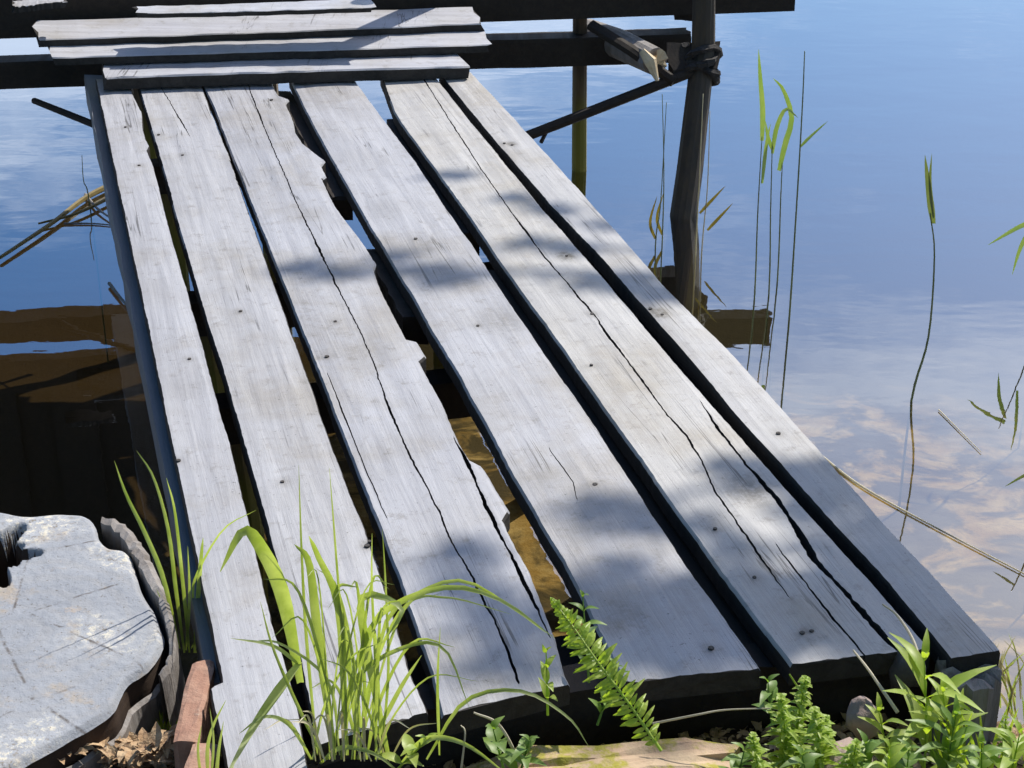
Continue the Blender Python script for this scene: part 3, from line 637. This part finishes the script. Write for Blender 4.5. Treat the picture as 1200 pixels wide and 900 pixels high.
brick('mossy_slab', c3 + Vector((0, 0, -.05)), (0.13, 0.11, 0.10), 0.3, 'slab', 'small reddish rubble piece beside the mossy slab', 'slab', None, 4, rnd=0.014)
def stone(name, c, rad, mat, label, group=None, seed=0, cat='stone'):
    V = []; Fc = []; nu, nv = 14, 8; rx, ry, rz = rad
    for j in range(nv + 1):
        for i in range(nu):
            th, ph = math.pi * j / nv, 2 * math.pi * i / nu; d = Vector((math.sin(th) * math.cos(ph), math.sin(th) * math.sin(ph), math.cos(th)))
            q = 1 + 0.42 * noise.noise(d * 1.4 + Vector((seed * 3.3, 0, 0))) + 0.1 * noise.noise(d * 4 + Vector((0, seed, 0)))
            V.append((d.x * rx * q, d.y * ry * q, d.z * rz * q))
    for j in range(nv):
        for i in range(nu): Fc.append((j * nu + i, (j + 1) * nu + i, (j + 1) * nu + (i + 1) % nu, j * nu + (i + 1) % nu))
    o = obj(name, V, Fc, mat, smooth=True); o.location = c; o.rotation_euler = (0, 0, seed * 1.3); return tag(o, label, cat, group)
stone('stone', ond(1012, 842, 2.13), (0.026, 0.026, 0.034), 'pink_stone', 'small pinkish stone among the green plants under the gangway end', None, 1)
stone('stone', ond(1062, 785, 2.27), (0.03, 0.03, 0.035), 'dark_stone', 'dark rounded stone wedged between the two right planks', None, 2)
stone('stone', ond(985, 905, 2.05), (0.05, 0.04, 0.05), 'pink_stone', 'grey pink stone below the lime green fern', None, 3)
# old wooden post stub under the right plank
pc = ond(1138, 835, 2.26); top = ond(1136, 786, 2.26)
V = []; Fc = []; sd_ = 26
for i, (z, q) in enumerate(((0.05, 1.08), (0.25, 1.03), (top.z - .05, 1.0), (top.z, 0.97), (top.z + .004, 0.6), (top.z - .012, 0.0))):
    for k in range(sd_):
        an = 2 * math.pi * k / sd_; rr = 0.052 * q * (1 + .10 * math.sin(k * 2.7) + .06 * math.sin(k * 5.1 + 1)); V.append((top.x + math.cos(an) * rr, top.y + math.sin(an) * rr, z + (0.012 * math.sin(k * 3.3) if 2 < i < 5 else 0)))
for i in range(5):
    for k in range(sd_): Fc.append((i * sd_ + k, i * sd_ + (k + 1) % sd_, (i + 1) * sd_ + (k + 1) % sd_, (i + 1) * sd_ + k))
tag(obj('post_stub', V, Fc, 'bark', loc=(top.x, top.y, 0.05)), 'old split post stub under the end of the right plank', 'post')

# ------------------------------------------------------------------ bark chips and dry leaf litter between stump and bricks
V = []; Fc = []; r = random.Random(11)
for i in range(2200):
    x, y = r.uniform(-20, 215), r.uniform(775, 945)
    p = onz(x, y, 0.36); p.z = ground_z(p.x, p.y) + r.uniform(0.0, 0.05); s = r.uniform(0.006, 0.022); an = r.uniform(0, 6.3)
    d = Vector((math.cos(an), math.sin(an), r.uniform(-.5, .5))).normalized(); v, f = leaf(p, d, Vector((r.uniform(-.5, .5), r.uniform(-.5, .5), 1)), s * 2, s, r.uniform(-.4, .4), 3); k = len(V); V += v; Fc += [tuple(a + k for a in q) for q in f]
for i in range(1500):
    x, y = r.uniform(330, 1210), r.uniform(835, 935); p = onz(x, y, 0.36); p.z = ground_z(p.x, p.y) + r.uniform(0, 0.012); s = r.uniform(0.004, 0.014); an = r.uniform(0, 6.3)
    d = Vector((math.cos(an), math.sin(an), r.uniform(-.3, .3))).normalized(); v, f = leaf(p, d, Vector((r.uniform(-.5, .5), r.uniform(-.5, .5), 1)), s * 2, s, r.uniform(-.4, .4), 3); k = len(V); V += v; Fc += [tuple(a + k for a in q) for q in f]
tag(obj('leaf_litter', V, Fc, 'litter'), 'dry tan bark chips and leaf litter scattered on the shore', kind='stuff')
for i, (x, y, s) in enumerate([(175,835,.03),(150,860,.035),(185,870,.03),(120,880,.04),(170,895,.035),(196,850,.022),(90,895,.03),(205,890,.02),(140,838,.02)]):
    p = onz(x, y, 0.37); p.z = max(ground_z(p.x, p.y), .32) + .015
    stone('bark_chunk', p, (s, s * .6, s * .35), 'litter', 'tan chunk of rotten bark between the stump and the bricks', 'bark chunks by the stump', 40 + i, 'bark')

# ------------------------------------------------------------------ grasses
def clump(name, base, label, cat, group=None):
    return tag(empty(name, base), label, cat, group)
def addblades(root, lst, mat, part='blade', seed=0, **kw):
    for i, (pts, wd) in enumerate(lst):
        wd *= 0.74
        P = [ond(*p) for p in pts]; V, f = blade(P, wd, seed=seed + i, **kw); obj(part, V, f, mat, root, smooth=True)
G = onz(395, 893, 0.36)
g1 = clump('grass_clump', G, 'tall bright green grass clump growing in front of the plank ends', 'grass')
D = 2.03
addblades(g1, [
 ([(372,885,D),(360,760,D),(354,660,D),(350,545,D+.02)], .007), ([(408,885,D),(402,760,D),(393,640,D),(386,548,D)], .006),
 ([(352,800,D),(332,700,D-.02),(308,645,D-.05),(285,622,D-.08),(258,670,D-.10)], .030),
 ([(352,775,D),(322,815,D-.05),(295,855,D-.1),(262,915,D-.18)], .020),
 ([(385,890,D),(430,745,D),(470,705,D-.02),(530,688,D-.03),(590,705,D-.03),(650,748,D-.03)], .013),
 ([(420,890,D),(450,735,D+.02),(495,693,D+.02),(545,681,D+.03),(600,712,D+.05),(640,742,D+.05)], .009),
 ([(392,885,D),(372,740,D),(362,660,D),(345,638,D-.03)], .020),
 ([(405,885,D),(398,720,D),(372,650,D-.01),(362,628,D-.03)], .016),
 ([(441,860,D),(470,805,D),(494,768,D)], .010),
 ([(455,885,D),(432,770,D),(425,700,D),(470,712,D-.05),(455,745,D-.08)], .018),
 ([(420,880,D),(405,745,D),(395,690,D),(420,688,D-.04)], .012),
 ([(375,895,D),(400,876,D-.04),(440,884,D-.08),(475,912,D-.1)], .010), ([(470,895,D),(500,866,D-.03),(545,872,D-.06),(600,912,D-.08)], .012),
 ([(515,885,D),(513,800,D),(516,735,D)], .007), ([(500,890,D),(545,822,D),(610,810,D-.03),(665,840,D-.05),(690,875,D-.06)], .009),
 ([(430,890,D),(440,800,D),(436,690,D),(436,625,D)], .007), ([(446,890,D),(455,790,D),(452,690,D),(448,620,D)], .006),
 ([(400,890,D),(415,800,D),(470,760,D-.03),(520,760,D-.05),(550,830,D-.08)], .010), ([(380,890,D),(350,830,D-.03),(320,760,D-.06),(305,705,D-.08)], .008),
 ([(365,890,D),(340,850,D-.05),(310,840,D-.08),(280,860,D-.1)], .009)], 'grass', seed=10)
r = random.Random(3)
lst = []
for i in range(20):
    bx = r.uniform(365, 455); lean = r.uniform(-60, 80); h = r.uniform(90, 230); dd = D + r.uniform(-.05, .05)
    lst.append(([(bx, 890, dd), (bx + lean * .25, 890 - h * .5, dd), (bx + lean * .8, 890 - h * .95, dd - .02), (bx + lean * 1.5, 890 - h * r.uniform(.75, 1.1), dd - .05)], r.uniform(.004, .008)))
addblades(g1, lst, 'grass', seed=60)
addblades(g1, [([(398,885,D),(385,800,D),(330,755,D-.04),(290,752,D-.06)], .007), ([(352,780,D),(320,757,D-.03),(270,748,D-.05)], .008), ([(420,880,D),(470,720,D),(520,700,D),(600,720,D)], .006)], 'pale_grass', seed=100)
lst = []
for i in range(14):
    bx = r.uniform(355, 470); le = r.uniform(-55, 60); h = r.uniform(25, 75); dd = D + r.uniform(-.06, .03)
    lst.append(([(bx, 892, dd), (bx + le * .4, 892 - h * .8, dd), (bx + le, 892 - h * r.uniform(.5, 1), dd - .03)], r.uniform(.004, .007)))
addblades(g1, lst, 'straw', part='dead_blade', seed=110)
g2b = onz(218, 752, 0.33); D2 = 2.50
g2 = clump('grass_clump', g2b, 'thin green blades rising between stump bark and stringer', 'grass')
addblades(g2, [([(216,765,D2),(206,690,D2),(197,620,D2),(180,560,D2),(160,528,D2)], .010), ([(222,765,D2),(214,680,D2),(205,600,D2),(195,560,D2)], .009),
 ([(210,760,D2),(192,680,D2),(170,625,D2),(148,580,D2),(134,540,D2)], .012), ([(228,765,D2),(232,700,D2),(236,650,D2),(238,630,D2)], .012),
 ([(232,765,D2),(226,700,D2),(232,670,D2),(262,620,D2-.04),(300,598,D2-.06)], .007), ([(224,760,D2),(240,735,D2),(268,712,D2-.03),(300,702,D2-.05)], .006),
 ([(218,762,D2),(222,700,D2),(220,640,D2)], .008), ([(206,765,D2),(196,720,D2),(183,690,D2)], .006), ([(230,765,D2),(245,720,D2),(250,680,D2)], .007)], 'grass', seed=130)
g3b = onz(200, 895, 0.36); g3 = clump('grass_clump', g3b, 'short mossy green tuft squeezed beside the red bricks', 'grass'); lst = []
for i in range(46):
    y = r.uniform(800, 915); x = 198 + r.uniform(-11, 10); dd = onz(x, y, .38).y; lst.append(([(x, y, dd), (x + r.uniform(-5, 5), y - 12, dd), (x + r.uniform(-10, 10), y - r.uniform(18, 34), dd)], r.uniform(.003, .007)))
addblades(g3, lst, 'fern', m=None or 5, seed=160) if False else [obj('blade', *blade([ond(*p) for p in pts], wd, m=5, seed=160 + i), 'fern', g3) for i, (pts, wd) in enumerate(lst)]
g4 = clump('grass_clump', onz(255, 905, .36), 'pale green blades in front of the leftmost plank', 'grass')
addblades(g4, [([(245,925,2.02),(243,880,2.02),(250,850,2.02),(265,820,2.02)], .008), ([(252,925,2.0),(256,880,2.0),(262,845,2.0)], .008), ([(238,925,2.02),(232,880,2.02),(236,850,2.02)], .006), ([(262,930,1.98),(275,890,1.98),(290,870,1.98)], .007), ([(246,925,2.0),(250,870,2.0),(246,830,2.0)], .006)], 'pale_grass', seed=220)
# grass along the right bank
g5 = clump('grass_clump', onz(1170, 905, .33), 'upright green grass beside the old post stub', 'grass'); lst = []
for i in range(26):
    bx = r.uniform(1090, 1215); dd = 2.12 + r.uniform(-.08, .1); h = r.uniform(45, 120); le = r.uniform(-25, 25)
    lst.append(([(bx, 925, dd), (bx + le * .3, 925 - h * .6, dd), (bx + le, 925 - h * 1.1, dd)], r.uniform(.006, .012)))
addblades(g5, lst, 'lime', seed=240)
g6 = clump('grass_clump', onz(1180, 800, .2), 'dry straw and green grass tuft at the water edge by the right plank', 'grass'); lst = []
for i in range(34):
    bx = r.uniform(1150, 1215); by = r.uniform(800, 850); dd = 2.42; le = r.uniform(-45, 40); h = r.uniform(40, 85)
    lst.append(([(bx, by, dd), (bx + le * .4, by - h * .6, dd), (bx + le, by - h, dd - .02)], r.uniform(.003, .008)))
addblades(g6, lst[:20], 'straw', seed=270); addblades(g6, lst[20:], 'grass', seed=290)

# ------------------------------------------------------------------ fern frond and herbs
def frond(root, pts, maxlen, n, mat, sides=(1, -1), seed=0, wd=0.009):
    P = spline([ond(*p) for p in pts], n); V, f = tube(P, [0.0028 * (1 - .7 * i / n) for i in range(n + 1)], 5); obj('stalk', V, f, mat, root); r = random.Random(seed)
    for i in range(2, n):
        tg = (P[min(i + 1, n)] - P[i - 1]).normalized(); fc = (CAM - P[i]).normalized(); s = tg.cross(fc).normalized()
        ln = maxlen * math.sin(math.pi * (0.18 + 0.8 * i / n)) * r.uniform(.6, 1.15)
        for q in sides:
            d = (s * q + tg * r.uniform(.1, .6) + fc * r.uniform(-.6, .5)).normalized(); V, f = leaf(P[i], d, fc, ln, wd * r.uniform(.8, 1.2), r.uniform(.1, .35), 4)
            obj('leaflet', V, f, mat, root)
fr = clump('fern', onz(772, 885, .36), 'single fern frond leaning up between the two middle planks', 'fern')
frond(fr, [(775,880,2.02),(735,822,2.06),(700,775,2.10),(672,735,2.14),(645,700,2.18)], .037, 44, 'lime', seed=1, wd=.0065)
def herb(base, tip, label, mat, n=9, ll=.05, lw=.016, seed=0, shape='lance', group=None, bend=0.0, name='herb_plant', updir=.5):
    r = random.Random(seed); B, T = ond(*base), ond(*tip); root = clump(name, (B.x, B.y, B.z), label, 'plant', group)
    P = spline([B, B.lerp(T, .5) + Vector((bend, 0, 0)), T], n); V, f = tube(P, [0.0022 * (1 - .6 * i / n) for i in range(n + 1)], 5); obj('stem', V, f, mat, root)
    for i in range(1, n + 1):
        a0 = i * 2.4 + r.uniform(-.4, .4)
        for q in (0, math.pi):
            d = Vector((math.cos(a0 + q), math.sin(a0 + q), updir * r.uniform(.5, 1.4) + (0.8 if i == n else 0))).normalized()
            k = math.sin(math.pi * (.25 + .6 * i / n)); V, f = leaf(P[i], d, Vector((0, 0, 1)) if abs(d.z) < .9 else Vector((0, -1, 0)), ll * k * r.uniform(.75, 1.15), lw * k, r.uniform(.15, .5), 5, shape); obj('leaf', V, f, mat, root, smooth=True)
    return root
herb((642,838,2.1),(640,765,2.1),'small fresh green seedling at the end of the third plank','lime',4,.035,.012,1,updir=1.2)
herb((700,850,2.1),(722,785,2.13),'leafy green shoot behind the fern frond','herb',5,.045,.014,2,updir=1.2)
herb((690,800,2.2),(683,700,2.24),'dark green leafy shoot growing up through the plank gap','herb',6,.035,.013,3,updir=.9)
herb((590,900,2.06),(578,855,2.06),'low plant with a pale heart shaped leaf in the shade of the sill','herb',3,.05,.03,4,'oval')
herb((610,905,2.03),(620,868,2.03),'low green weed beside the rubble piece','herb',4,.045,.018,5,'oval')
herb((462,905,2.0),(500,868,2.0),'small bright weed under the grass arch','lime',4,.045,.018,15)
def feathery(base, tip, label, seed, ln=.045, n=22, mat='lime'):
    root = clump('feathery_plant', ond(*base), label, 'plant'); r = random.Random(seed); B, T = ond(*base), ond(*tip)
    P = spline([B, B.lerp(T, .5) + Vector((r.uniform(-.01, .01), 0, 0)), T], n); V, f = tube(P, [0.0025 * (1 - .6 * i / n) for i in range(n + 1)], 5); obj('stem', V, f, mat, root)
    for i in range(1, n + 1):
        for q in range(4):
            an = i * 1.1 + q * 1.57 + r.uniform(-.3, .3); d = Vector((math.cos(an), math.sin(an), r.uniform(.1, .7))).normalized()
            V, f = leaf(P[i], d, Vector((0, 0, 1)), ln * (1 - .75 * (i / n) ** 2) * r.uniform(.7, 1.1), .008, r.uniform(0, .5), 4); obj('leaflet', V, f, mat, root)
feathery((935,925,2.08),(944,796,2.12),'tall lime green feathery plant below the gap between planks',1)
feathery((912,930,2.05),(915,818,2.08),'feathery lime plant left of the tallest one',2)
feathery((972,930,2.05),(968,842,2.06),'short lime feathery plant beside the grey pink stone',3,.035)
feathery((1190,930,2.1),(1178,842,2.12),'lime feathery shoot among upright grass by the post stub',4,.03,14)
feathery((890,935,2.0),(882,862,2.02),'small lime feathery plant next to the mossy slab',5,.035,14)
herb((1082,925,2.08),(1083,775,2.14),'tall plant with long pointed leaves in front of the post stub','lime',7,.125,.024,6,updir=.9,bend=.004)
herb((1050,925,2.05),(1030,835,2.06),'pale green pointed leaf plant beside the pink stone','fern',6,.07,.018,7,updir=.9)
feathery((958,935,2.02),(955,832,2.04),'feathery lime plant right of the tallest one',6)
feathery((1000,935,2.0),(1003,872,2.0),'low feathery lime plant under the pale pointed leaf plant',7,.04,14)
herb((1122,930,2.06),(1105,812,2.1),'yellow green plant with narrow pointed leaves leaning on the tall one','fern',7,.085,.018,26,updir=1.1)
herb((1180,930,2.0),(1195,860,2.02),'leafy green plant at the foot of the water edge tuft','lime',6,.07,.02,27,updir=.9)
herb((1040,935,1.98),(1042,878,1.98),'yellow green leafy weed between the two stones','lime',5,.055,.02,28,updir=.9)
herb((1105,925,2.03),(1120,840,2.05),'green pointed leaf plant leaning towards the right bank','herb',6,.075,.018,8,updir=.9)
herb((905,850,2.12),(900,800,2.15),'small pale leaved sprig hanging before the dark sill','herb',4,.045,.018,9)
herb((1010,925,2.02),(1015,872,2.02),'low dark green weed under the pointed leaf plants','herb',5,.05,.022,10,'oval')
herb((1060,930,2.0),(1065,880,2.0),'broad leaved low green weed at the foot of the tall pointed plant','herb',5,.05,.024,11,'oval')
herb((1150,930,2.03),(1150,872,2.03),'bushy dark green weed below the post stub','herb',6,.055,.02,12,'oval')
herb((950,935,1.98),(940,885,1.98),'dark green weed at the foot of the feathery plants','herb',5,.05,.022,13,'oval')
herb((860,930,2.0),(872,880,2.03),'green weed at the right end of the mossy slab','herb',5,.045,.018,14)
def straw(pts, rad, label, mat='straw', name='dry_stalk', leaves=()):
    P = spline([ond(*p) for p in pts], 18); V, f = tube(P, [rad * (1 - .5 * i / 18) for i in range(19)], 6); return tag(obj(name, V, f, mat, loc=P[0]), label, 'stalk')
straw([(1052,835,2.1),(1020,788,2.16),(1000,762,2.22)], .003, 'straight dry stalk leaning on the cracked plank end')
straw([(1082,800,2.16),(1072,755,2.22),(1052,722,2.28),(1034,708,2.30)], .003, 'bent dry stalk with pale tip lying on the cracked plank')
straw([(985,880,2.08),(950,828,2.12),(925,790,2.15)], .0025, 'thin green brown stalk crossing the feathery plants', 'fern')
straw([(765,848,2.13),(815,838,2.12),(850,832,2.12),(905,830,2.1)], .002, 'thin dry twig hanging in front of the dark sill')
straw([(610,895,2.05),(585,850,2.07),(555,835,2.08)], .003, 'curved dry twig under the third plank end')
straw([(540,905,2.05),(545,860,2.07),(540,850,2.08)], .002, 'short dry twig standing under the third plank end')

# ------------------------------------------------------------------ reeds in the water
def reed(stem, label, leaves=(), rad=.0045, mat='reed', lm='reed_leaf', group=None):
    rad *= 0.75
    P = [onz(stem[0][0], stem[0][1], 0.0)]; d0 = P[0].y
    P = [Vector((P[0].x, P[0].y, ground_z(P[0].x, P[0].y) - .03)), P[0]] + [ond(x, y, d0 + (e[0] if e else 0)) for x, y, *e in stem[1:]]
    Q = spline(P, 20); V, f = tube(Q, [rad * (1 - .6 * i / 20) for i in range(21)], 6)
    root = clump('reed', P[1], label, 'reed', group); obj('stem', V, f, mat, root, smooth=True)
    for i, (pts, wd) in enumerate(leaves):
        V, f = blade([ond(x, y, d0 + dd) for x, y, dd in pts], wd, m=10, seed=i, base=.6); obj('leaf', V, f, lm, root, smooth=True)
reed([(884,352),(888,250),(893,160)], 'green topped reed with a long upright leaf right of the leaning post', [([(893,165,0),(894,130,0),(891,90,0),(889,58,0)], .018), ([(893,215,0),(898,170,0),(903,145,0)], .012)])
reed([(901,345),(903,250),(905,170)], 'reed with a bent over yellow green leaf tip', [([(905,175,0),(900,160,0),(897,142,0)], .014), ([(905,180,0),(910,150,0),(921,128,0),(935,138,.0)], .015)])
reed([(911,330),(915,230),(917,190)], 'short reed with a broad yellow green leaf', [([(913,200,0),(920,170,0),(928,138,0),(918,105,0),(906,92,0)], .020)])
reed([(925,372),(933,250),(940,130),(943,60)], 'tall bare dark reed beside the green reeds', [([(938,172,0),(950,160,0),(970,142,0)], .010)], rad=.005)
reed([(1068,470),(1088,395),(1095,300),(1090,250)], 'lone dark reed with a narrow upright leaf standing in shallow water', [([(1094,262,0),(1089,225,0),(1084,182,0)], .020), ([(1094,255,0),(1090,215,0),(1092,180,0)], .010)], rad=.0055, lm='reed')
for i, (pts, lb) in enumerate(((([(776,285),(778,200),(776,110)]), 'thin dry reed left of the leaning post'), ([(768,290),(774,240),(781,120)], 'second thin dry reed against the leaning post'), ([(822,300),(829,220),(832,130)], 'pale straight reed right of the leaning post'), ([(815,300),(820,200),(824,110)], 'pale reed leaning on the post'))):
    reed(pts, lb, [([(pts[0][0], pts[0][1] - 10, 0), (pts[0][0] - 6, pts[0][1] - 30, 0), (pts[0][0] + 2, pts[0][1] - 60, 0)], .012)] if i < 2 else [([(pts[1][0], pts[1][1] + 50, 0), (pts[1][0] + 14, pts[1][1] + 35, 0), (pts[1][0] + 30, pts[1][1] + 18, 0)], .012)], rad=.004, mat='straw' if i > 1 else 'reed', lm='dry')
reed([(1215,380),(1212,300),(1206,250)], 'reed at the right with two leaves drooping over the water', [([(1212,258,0),(1190,268,0),(1158,287,0)], .016), ([(1212,262,0),(1196,290,0),(1186,322,0)], .014), ([(1215,300,0),(1225,260,0),(1230,220,0)], .012)])
reed([(1215,620),(1212,570),(1208,545)], 'short broken reed standing near the right bank', [([(1210,552,0),(1195,560,0),(1178,570,0)], .008)], lm='reed')
# straw floating on the water at the right, cut reeds floating at the left
def floating(pts, rad, label, mat, z=0.004, name='floating_stalk', wid=None):
    P = spline([onz(x, y, z) for x, y in pts], 20)
    V, f = tube(P, [rad * (1 - .5 * i / 20) for i in range(21)], 6) if wid is None else blade(P[::4], wid, m=14, face=(0, 0, 1), twist=.3)
    return tag(obj(name, V, f, mat, loc=P[0]), label, 'stalk')
floating([(955,528),(1010,570),(1100,620),(1215,680)], .0035, 'long pale straw floating on the water beside the gangway', 'straw')
floating([(1100,480),(1125,505),(1150,530)], .002, 'short thin straw floating near the lone reed', 'straw')
fl = [([(140,212),(100,232),(60,262),(0,302)], 'broad dry reed leaf lying on the water by the left edge', .024), ([(140,226),(90,250),(45,262)], 'second dry reed leaf crossing the broad one', .014)]
for pts, lb, wd in fl: floating(pts, wd * .5, lb, 'dry', z=0.015)
floating([(100,228),(115,245),(140,262)], .006, 'thick dark twig under the dry reed leaves', 'bark', z=.012)
floating([(75,262),(110,262),(150,266)], .004, 'thin dark twig lying level on the water', 'bark')
floating([(128,332),(142,350),(158,368)], .006, 'short dark twig beside the stringer', 'bark', z=.01)
floating([(143,290),(148,330),(152,362),(160,372)], .006, 'crooked dark twig along the stringer', 'bark', z=.01)
reed([(106,245),(98,212),(96,182)], 'thin dark reed poking up through the floating leaves', [], rad=.004)

# ------------------------------------------------------------------ alder on the right bank: its branches shade the planks
tb = Vector((5.6, 7.6, ground_z(5.6, 7.6) - .1))
tree = tag(empty('alder_tree', tb), 'alder tree on the right bank with branches shading the gangway', 'tree')
shade = [(995,565,.10,6.0),(1020,590,.09,6.1),(1048,612,.06,6.2),(1085,660,.07,5.8),(1062,650,.05,5.9),(1140,745,.09,5.9),(1165,770,.09,6.0),(1110,735,.06,6.0),(930,700,.09,6.3),(965,720,.09,6.2),(1000,740,.08,6.0),(895,690,.06,6.3),(1015,700,.07,6.1),(1045,735,.08,6.2),(985,690,.06,6.2),(935,745,.06,6.4),
 (770,700,.08,6.5),(800,735,.07,6.5),(740,745,.08,6.6),(840,760,.08,6.4),(780,770,.08,6.5),(825,690,.05,6.5),(745,600,.06,6.8),(710,592,.05,6.8),(790,612,.05,6.7),(900,560,.06,6.4),(870,545,.04,6.5),(560,690,.06,7.0),(600,735,.06,7.0),(540,650,.04,7.0),(620,780,.06,6.9),
 (700,330,.05,7.0),(745,335,.06,7.0),(770,345,.06,7.0),(672,290,.045,7.2),(625,285,.05,7.2),(530,205,.04,7.4),(640,245,.05,7.2),(600,232,.035,7.3),(395,318,.05,7.6),(350,312,.04,7.6),(500,318,.045,7.5),(465,300,.035,7.6),(720,262,.05,7.3),(520,330,.04,7.4),(860,640,.04,6.6),(905,720,.06,6.4),(870,715,.05,6.4),(1075,690,.06,6.0),(1100,710,.05,6.1),(1020,650,.05,6.1),(960,640,.035,6.3),(890,750,.06,6.4),(1070,750,.07,6.1),(690,690,.05,6.7),(650,720,.04,6.8),(960,595,.035,6.3),(730,660,.035,6.7),(1060,575,.04,6.0)]
cl = []
for x, y, rr, t in shade: cl.append((onz(x, y, DZ) + S * t, rr, int(9500 * rr * rr) + 22))
r = random.Random(21)
for i in range(110):      # the body of the crown, out over the bank
    an = r.uniform(0, 6.3); q = r.uniform(0.2, 1) ** .5 * 2.3; c = Vector((5.6 + math.cos(an) * q, 7.8 + math.sin(an) * q, r.uniform(4.2, 7.4))); 
    if c.x < 4.2 or c.x - 0.535 * (c.z - .55) < 2.4: continue
    cl.append((c, r.uniform(.35, .7), 330))
V = []; Fc = []
for c, rr, n_ in cl:
    for i in range(max(10, n_)):
        d = Vector((r.gauss(0, 1), r.gauss(0, 1), r.gauss(0, 1))); p = c + Vector((d.x * 1.5, d.y * .8, d.z * .7)) * rr * .55; s = r.uniform(.026, .05)
        a = Vector((r.gauss(0, 1), r.gauss(0, 1), r.gauss(0, .5))).normalized(); b = a.cross(Vector((r.gauss(0, 1), r.gauss(0, 1), r.gauss(0, 1)))).normalized() * s * .42
        k = len(V); V += [p - a * s, p + b, p + a * s, p - b]; Fc.append((k, k + 1, k + 2, k + 3))
obj('crown', V, Fc, 'alder', tree)
parts = [tube([tb, tb + Vector((-.1, 0, 1.6)), tb + Vector((-.05, .1, 3.6)), tb + Vector((.1, .1, 6.5)), tb + Vector((.05, .2, 8.6))], [.2, .17, .14, .09, .03], 12, .08, 1)]
hub = tb + Vector((-.05, .1, 4.4))
limb = [(1010,590,6.4),(930,700,6.6),(760,740,6.9),(740,590,7.0),(690,290,7.4),(430,315,7.7),(1120,720,6.3)]
for i, (x, y, t) in enumerate(limb):
    e = onz(x, y, DZ) + S * t; mid = hub.lerp(e, .55) + Vector((0, 0, .45)); parts.append(tube(spline([hub + Vector((0, 0, i * .12 - .4)), mid, e], 8), [.06 - .0062 * k for k in range(9)], 7, .05, i))
for i in range(12):
    c = cl[len(shade) + (i * 3) % (len(cl) - len(shade))][0]; parts.append(tube(spline([Vector((tb.x, tb.y, min(c.z - .4, 7.5))), (Vector((tb.x, tb.y, c.z)) * .5 + c * .5) + Vector((0, 0, .1)), c], 6), [.05 - .006 * k for k in range(7)], 6, .05, i))
V, f = join(*parts); obj('trunk', V, f, 'bark', tree)

# ------------------------------------------------------------------ unseen trees added behind the camera to keep half the sky off the deck
def big_tree(x, y, h, rad, seed, label):
    r = random.Random(seed); b = Vector((x, y, ground_z(x, y) - .1)); t = tag(empty('sky_blocker_tree', b), label, 'tree', 'unseen trees added to block sky light')
    tr = [tube([b, b + Vector((r.uniform(-.1, .1), r.uniform(-.1, .1), h * .35)), b + Vector((r.uniform(-.3, .3), r.uniform(-.3, .3), h * .92))], [.2, .16, .03], 10, .06, seed)]
    V = []; Fc = []
    for i in range(42):
        a = r.uniform(0, 6.283); q = rad * r.uniform(.15, 1) ** .5; zz = h * r.uniform(.34, 1.0); q *= math.sin(math.pi * min(1, max(.18, .15 + .8 * (zz / h)))) ** .7
        c = b + Vector((math.cos(a) * q, math.sin(a) * q, zz)); rr = r.uniform(.5, .95)
        if i % 3 == 0: tr.append(tube(spline([b + Vector((0, 0, zz * .8)), b.lerp(c, .5) + Vector((0, 0, zz * .45)), c], 5), [.06, .05, .04, .03, .02, .01], 6, .05, i))
        for k in range(190):
            p = c + Vector((r.gauss(0, 1), r.gauss(0, 1), r.gauss(0, .8))) * rr * .55; s_ = r.uniform(.05, .10)
            u = Vector((r.gauss(0, 1), r.gauss(0, 1), r.gauss(0, .6))).normalized(); w_ = u.cross(Vector((r.gauss(0, 1), r.gauss(0, 1), r.gauss(0, 1)))).normalized() * s_ * .55
            n0 = len(V); V += [p - u * s_, p + w_, p + u * s_, p - w_]; Fc.append((n0, n0 + 1, n0 + 2, n0 + 3))
    obj('crown', V, Fc, 'alder', t); v, f = join(*tr); obj('trunk', v, f, 'bark', t)
for i, (x, y, h, rad, lb) in enumerate([(-6.5, -1.5, 9, 3.0, 'unseen broad alder blocking sky at the left end behind the stump'), (-3.6, -3.0, 10, 3.2, 'unseen tall alder blocking sky inland of the stump'), (-0.8, -2.6, 10.5, 3.3, 'unseen tall alder blocking sky inland of the gangway'), (2.0, -3.0, 10, 3.2, 'unseen tall alder blocking sky inland of the post stub'), (4.8, -1.8, 9.5, 3.0, 'unseen broad alder blocking sky between the shore and the right bank'), (7.6, 1.2, 9, 3.0, 'unseen alder blocking sky on the right bank nearest the shading tree'), (-8.5, 2.0, 8.5, 2.8, 'unseen alder blocking sky on the left bank beyond the boarded screen'), (0.5, -6.0, 12, 3.6, 'unseen tallest alder blocking sky deep inland')]):
    big_tree(x, y, h, rad, 300 + i, lb)
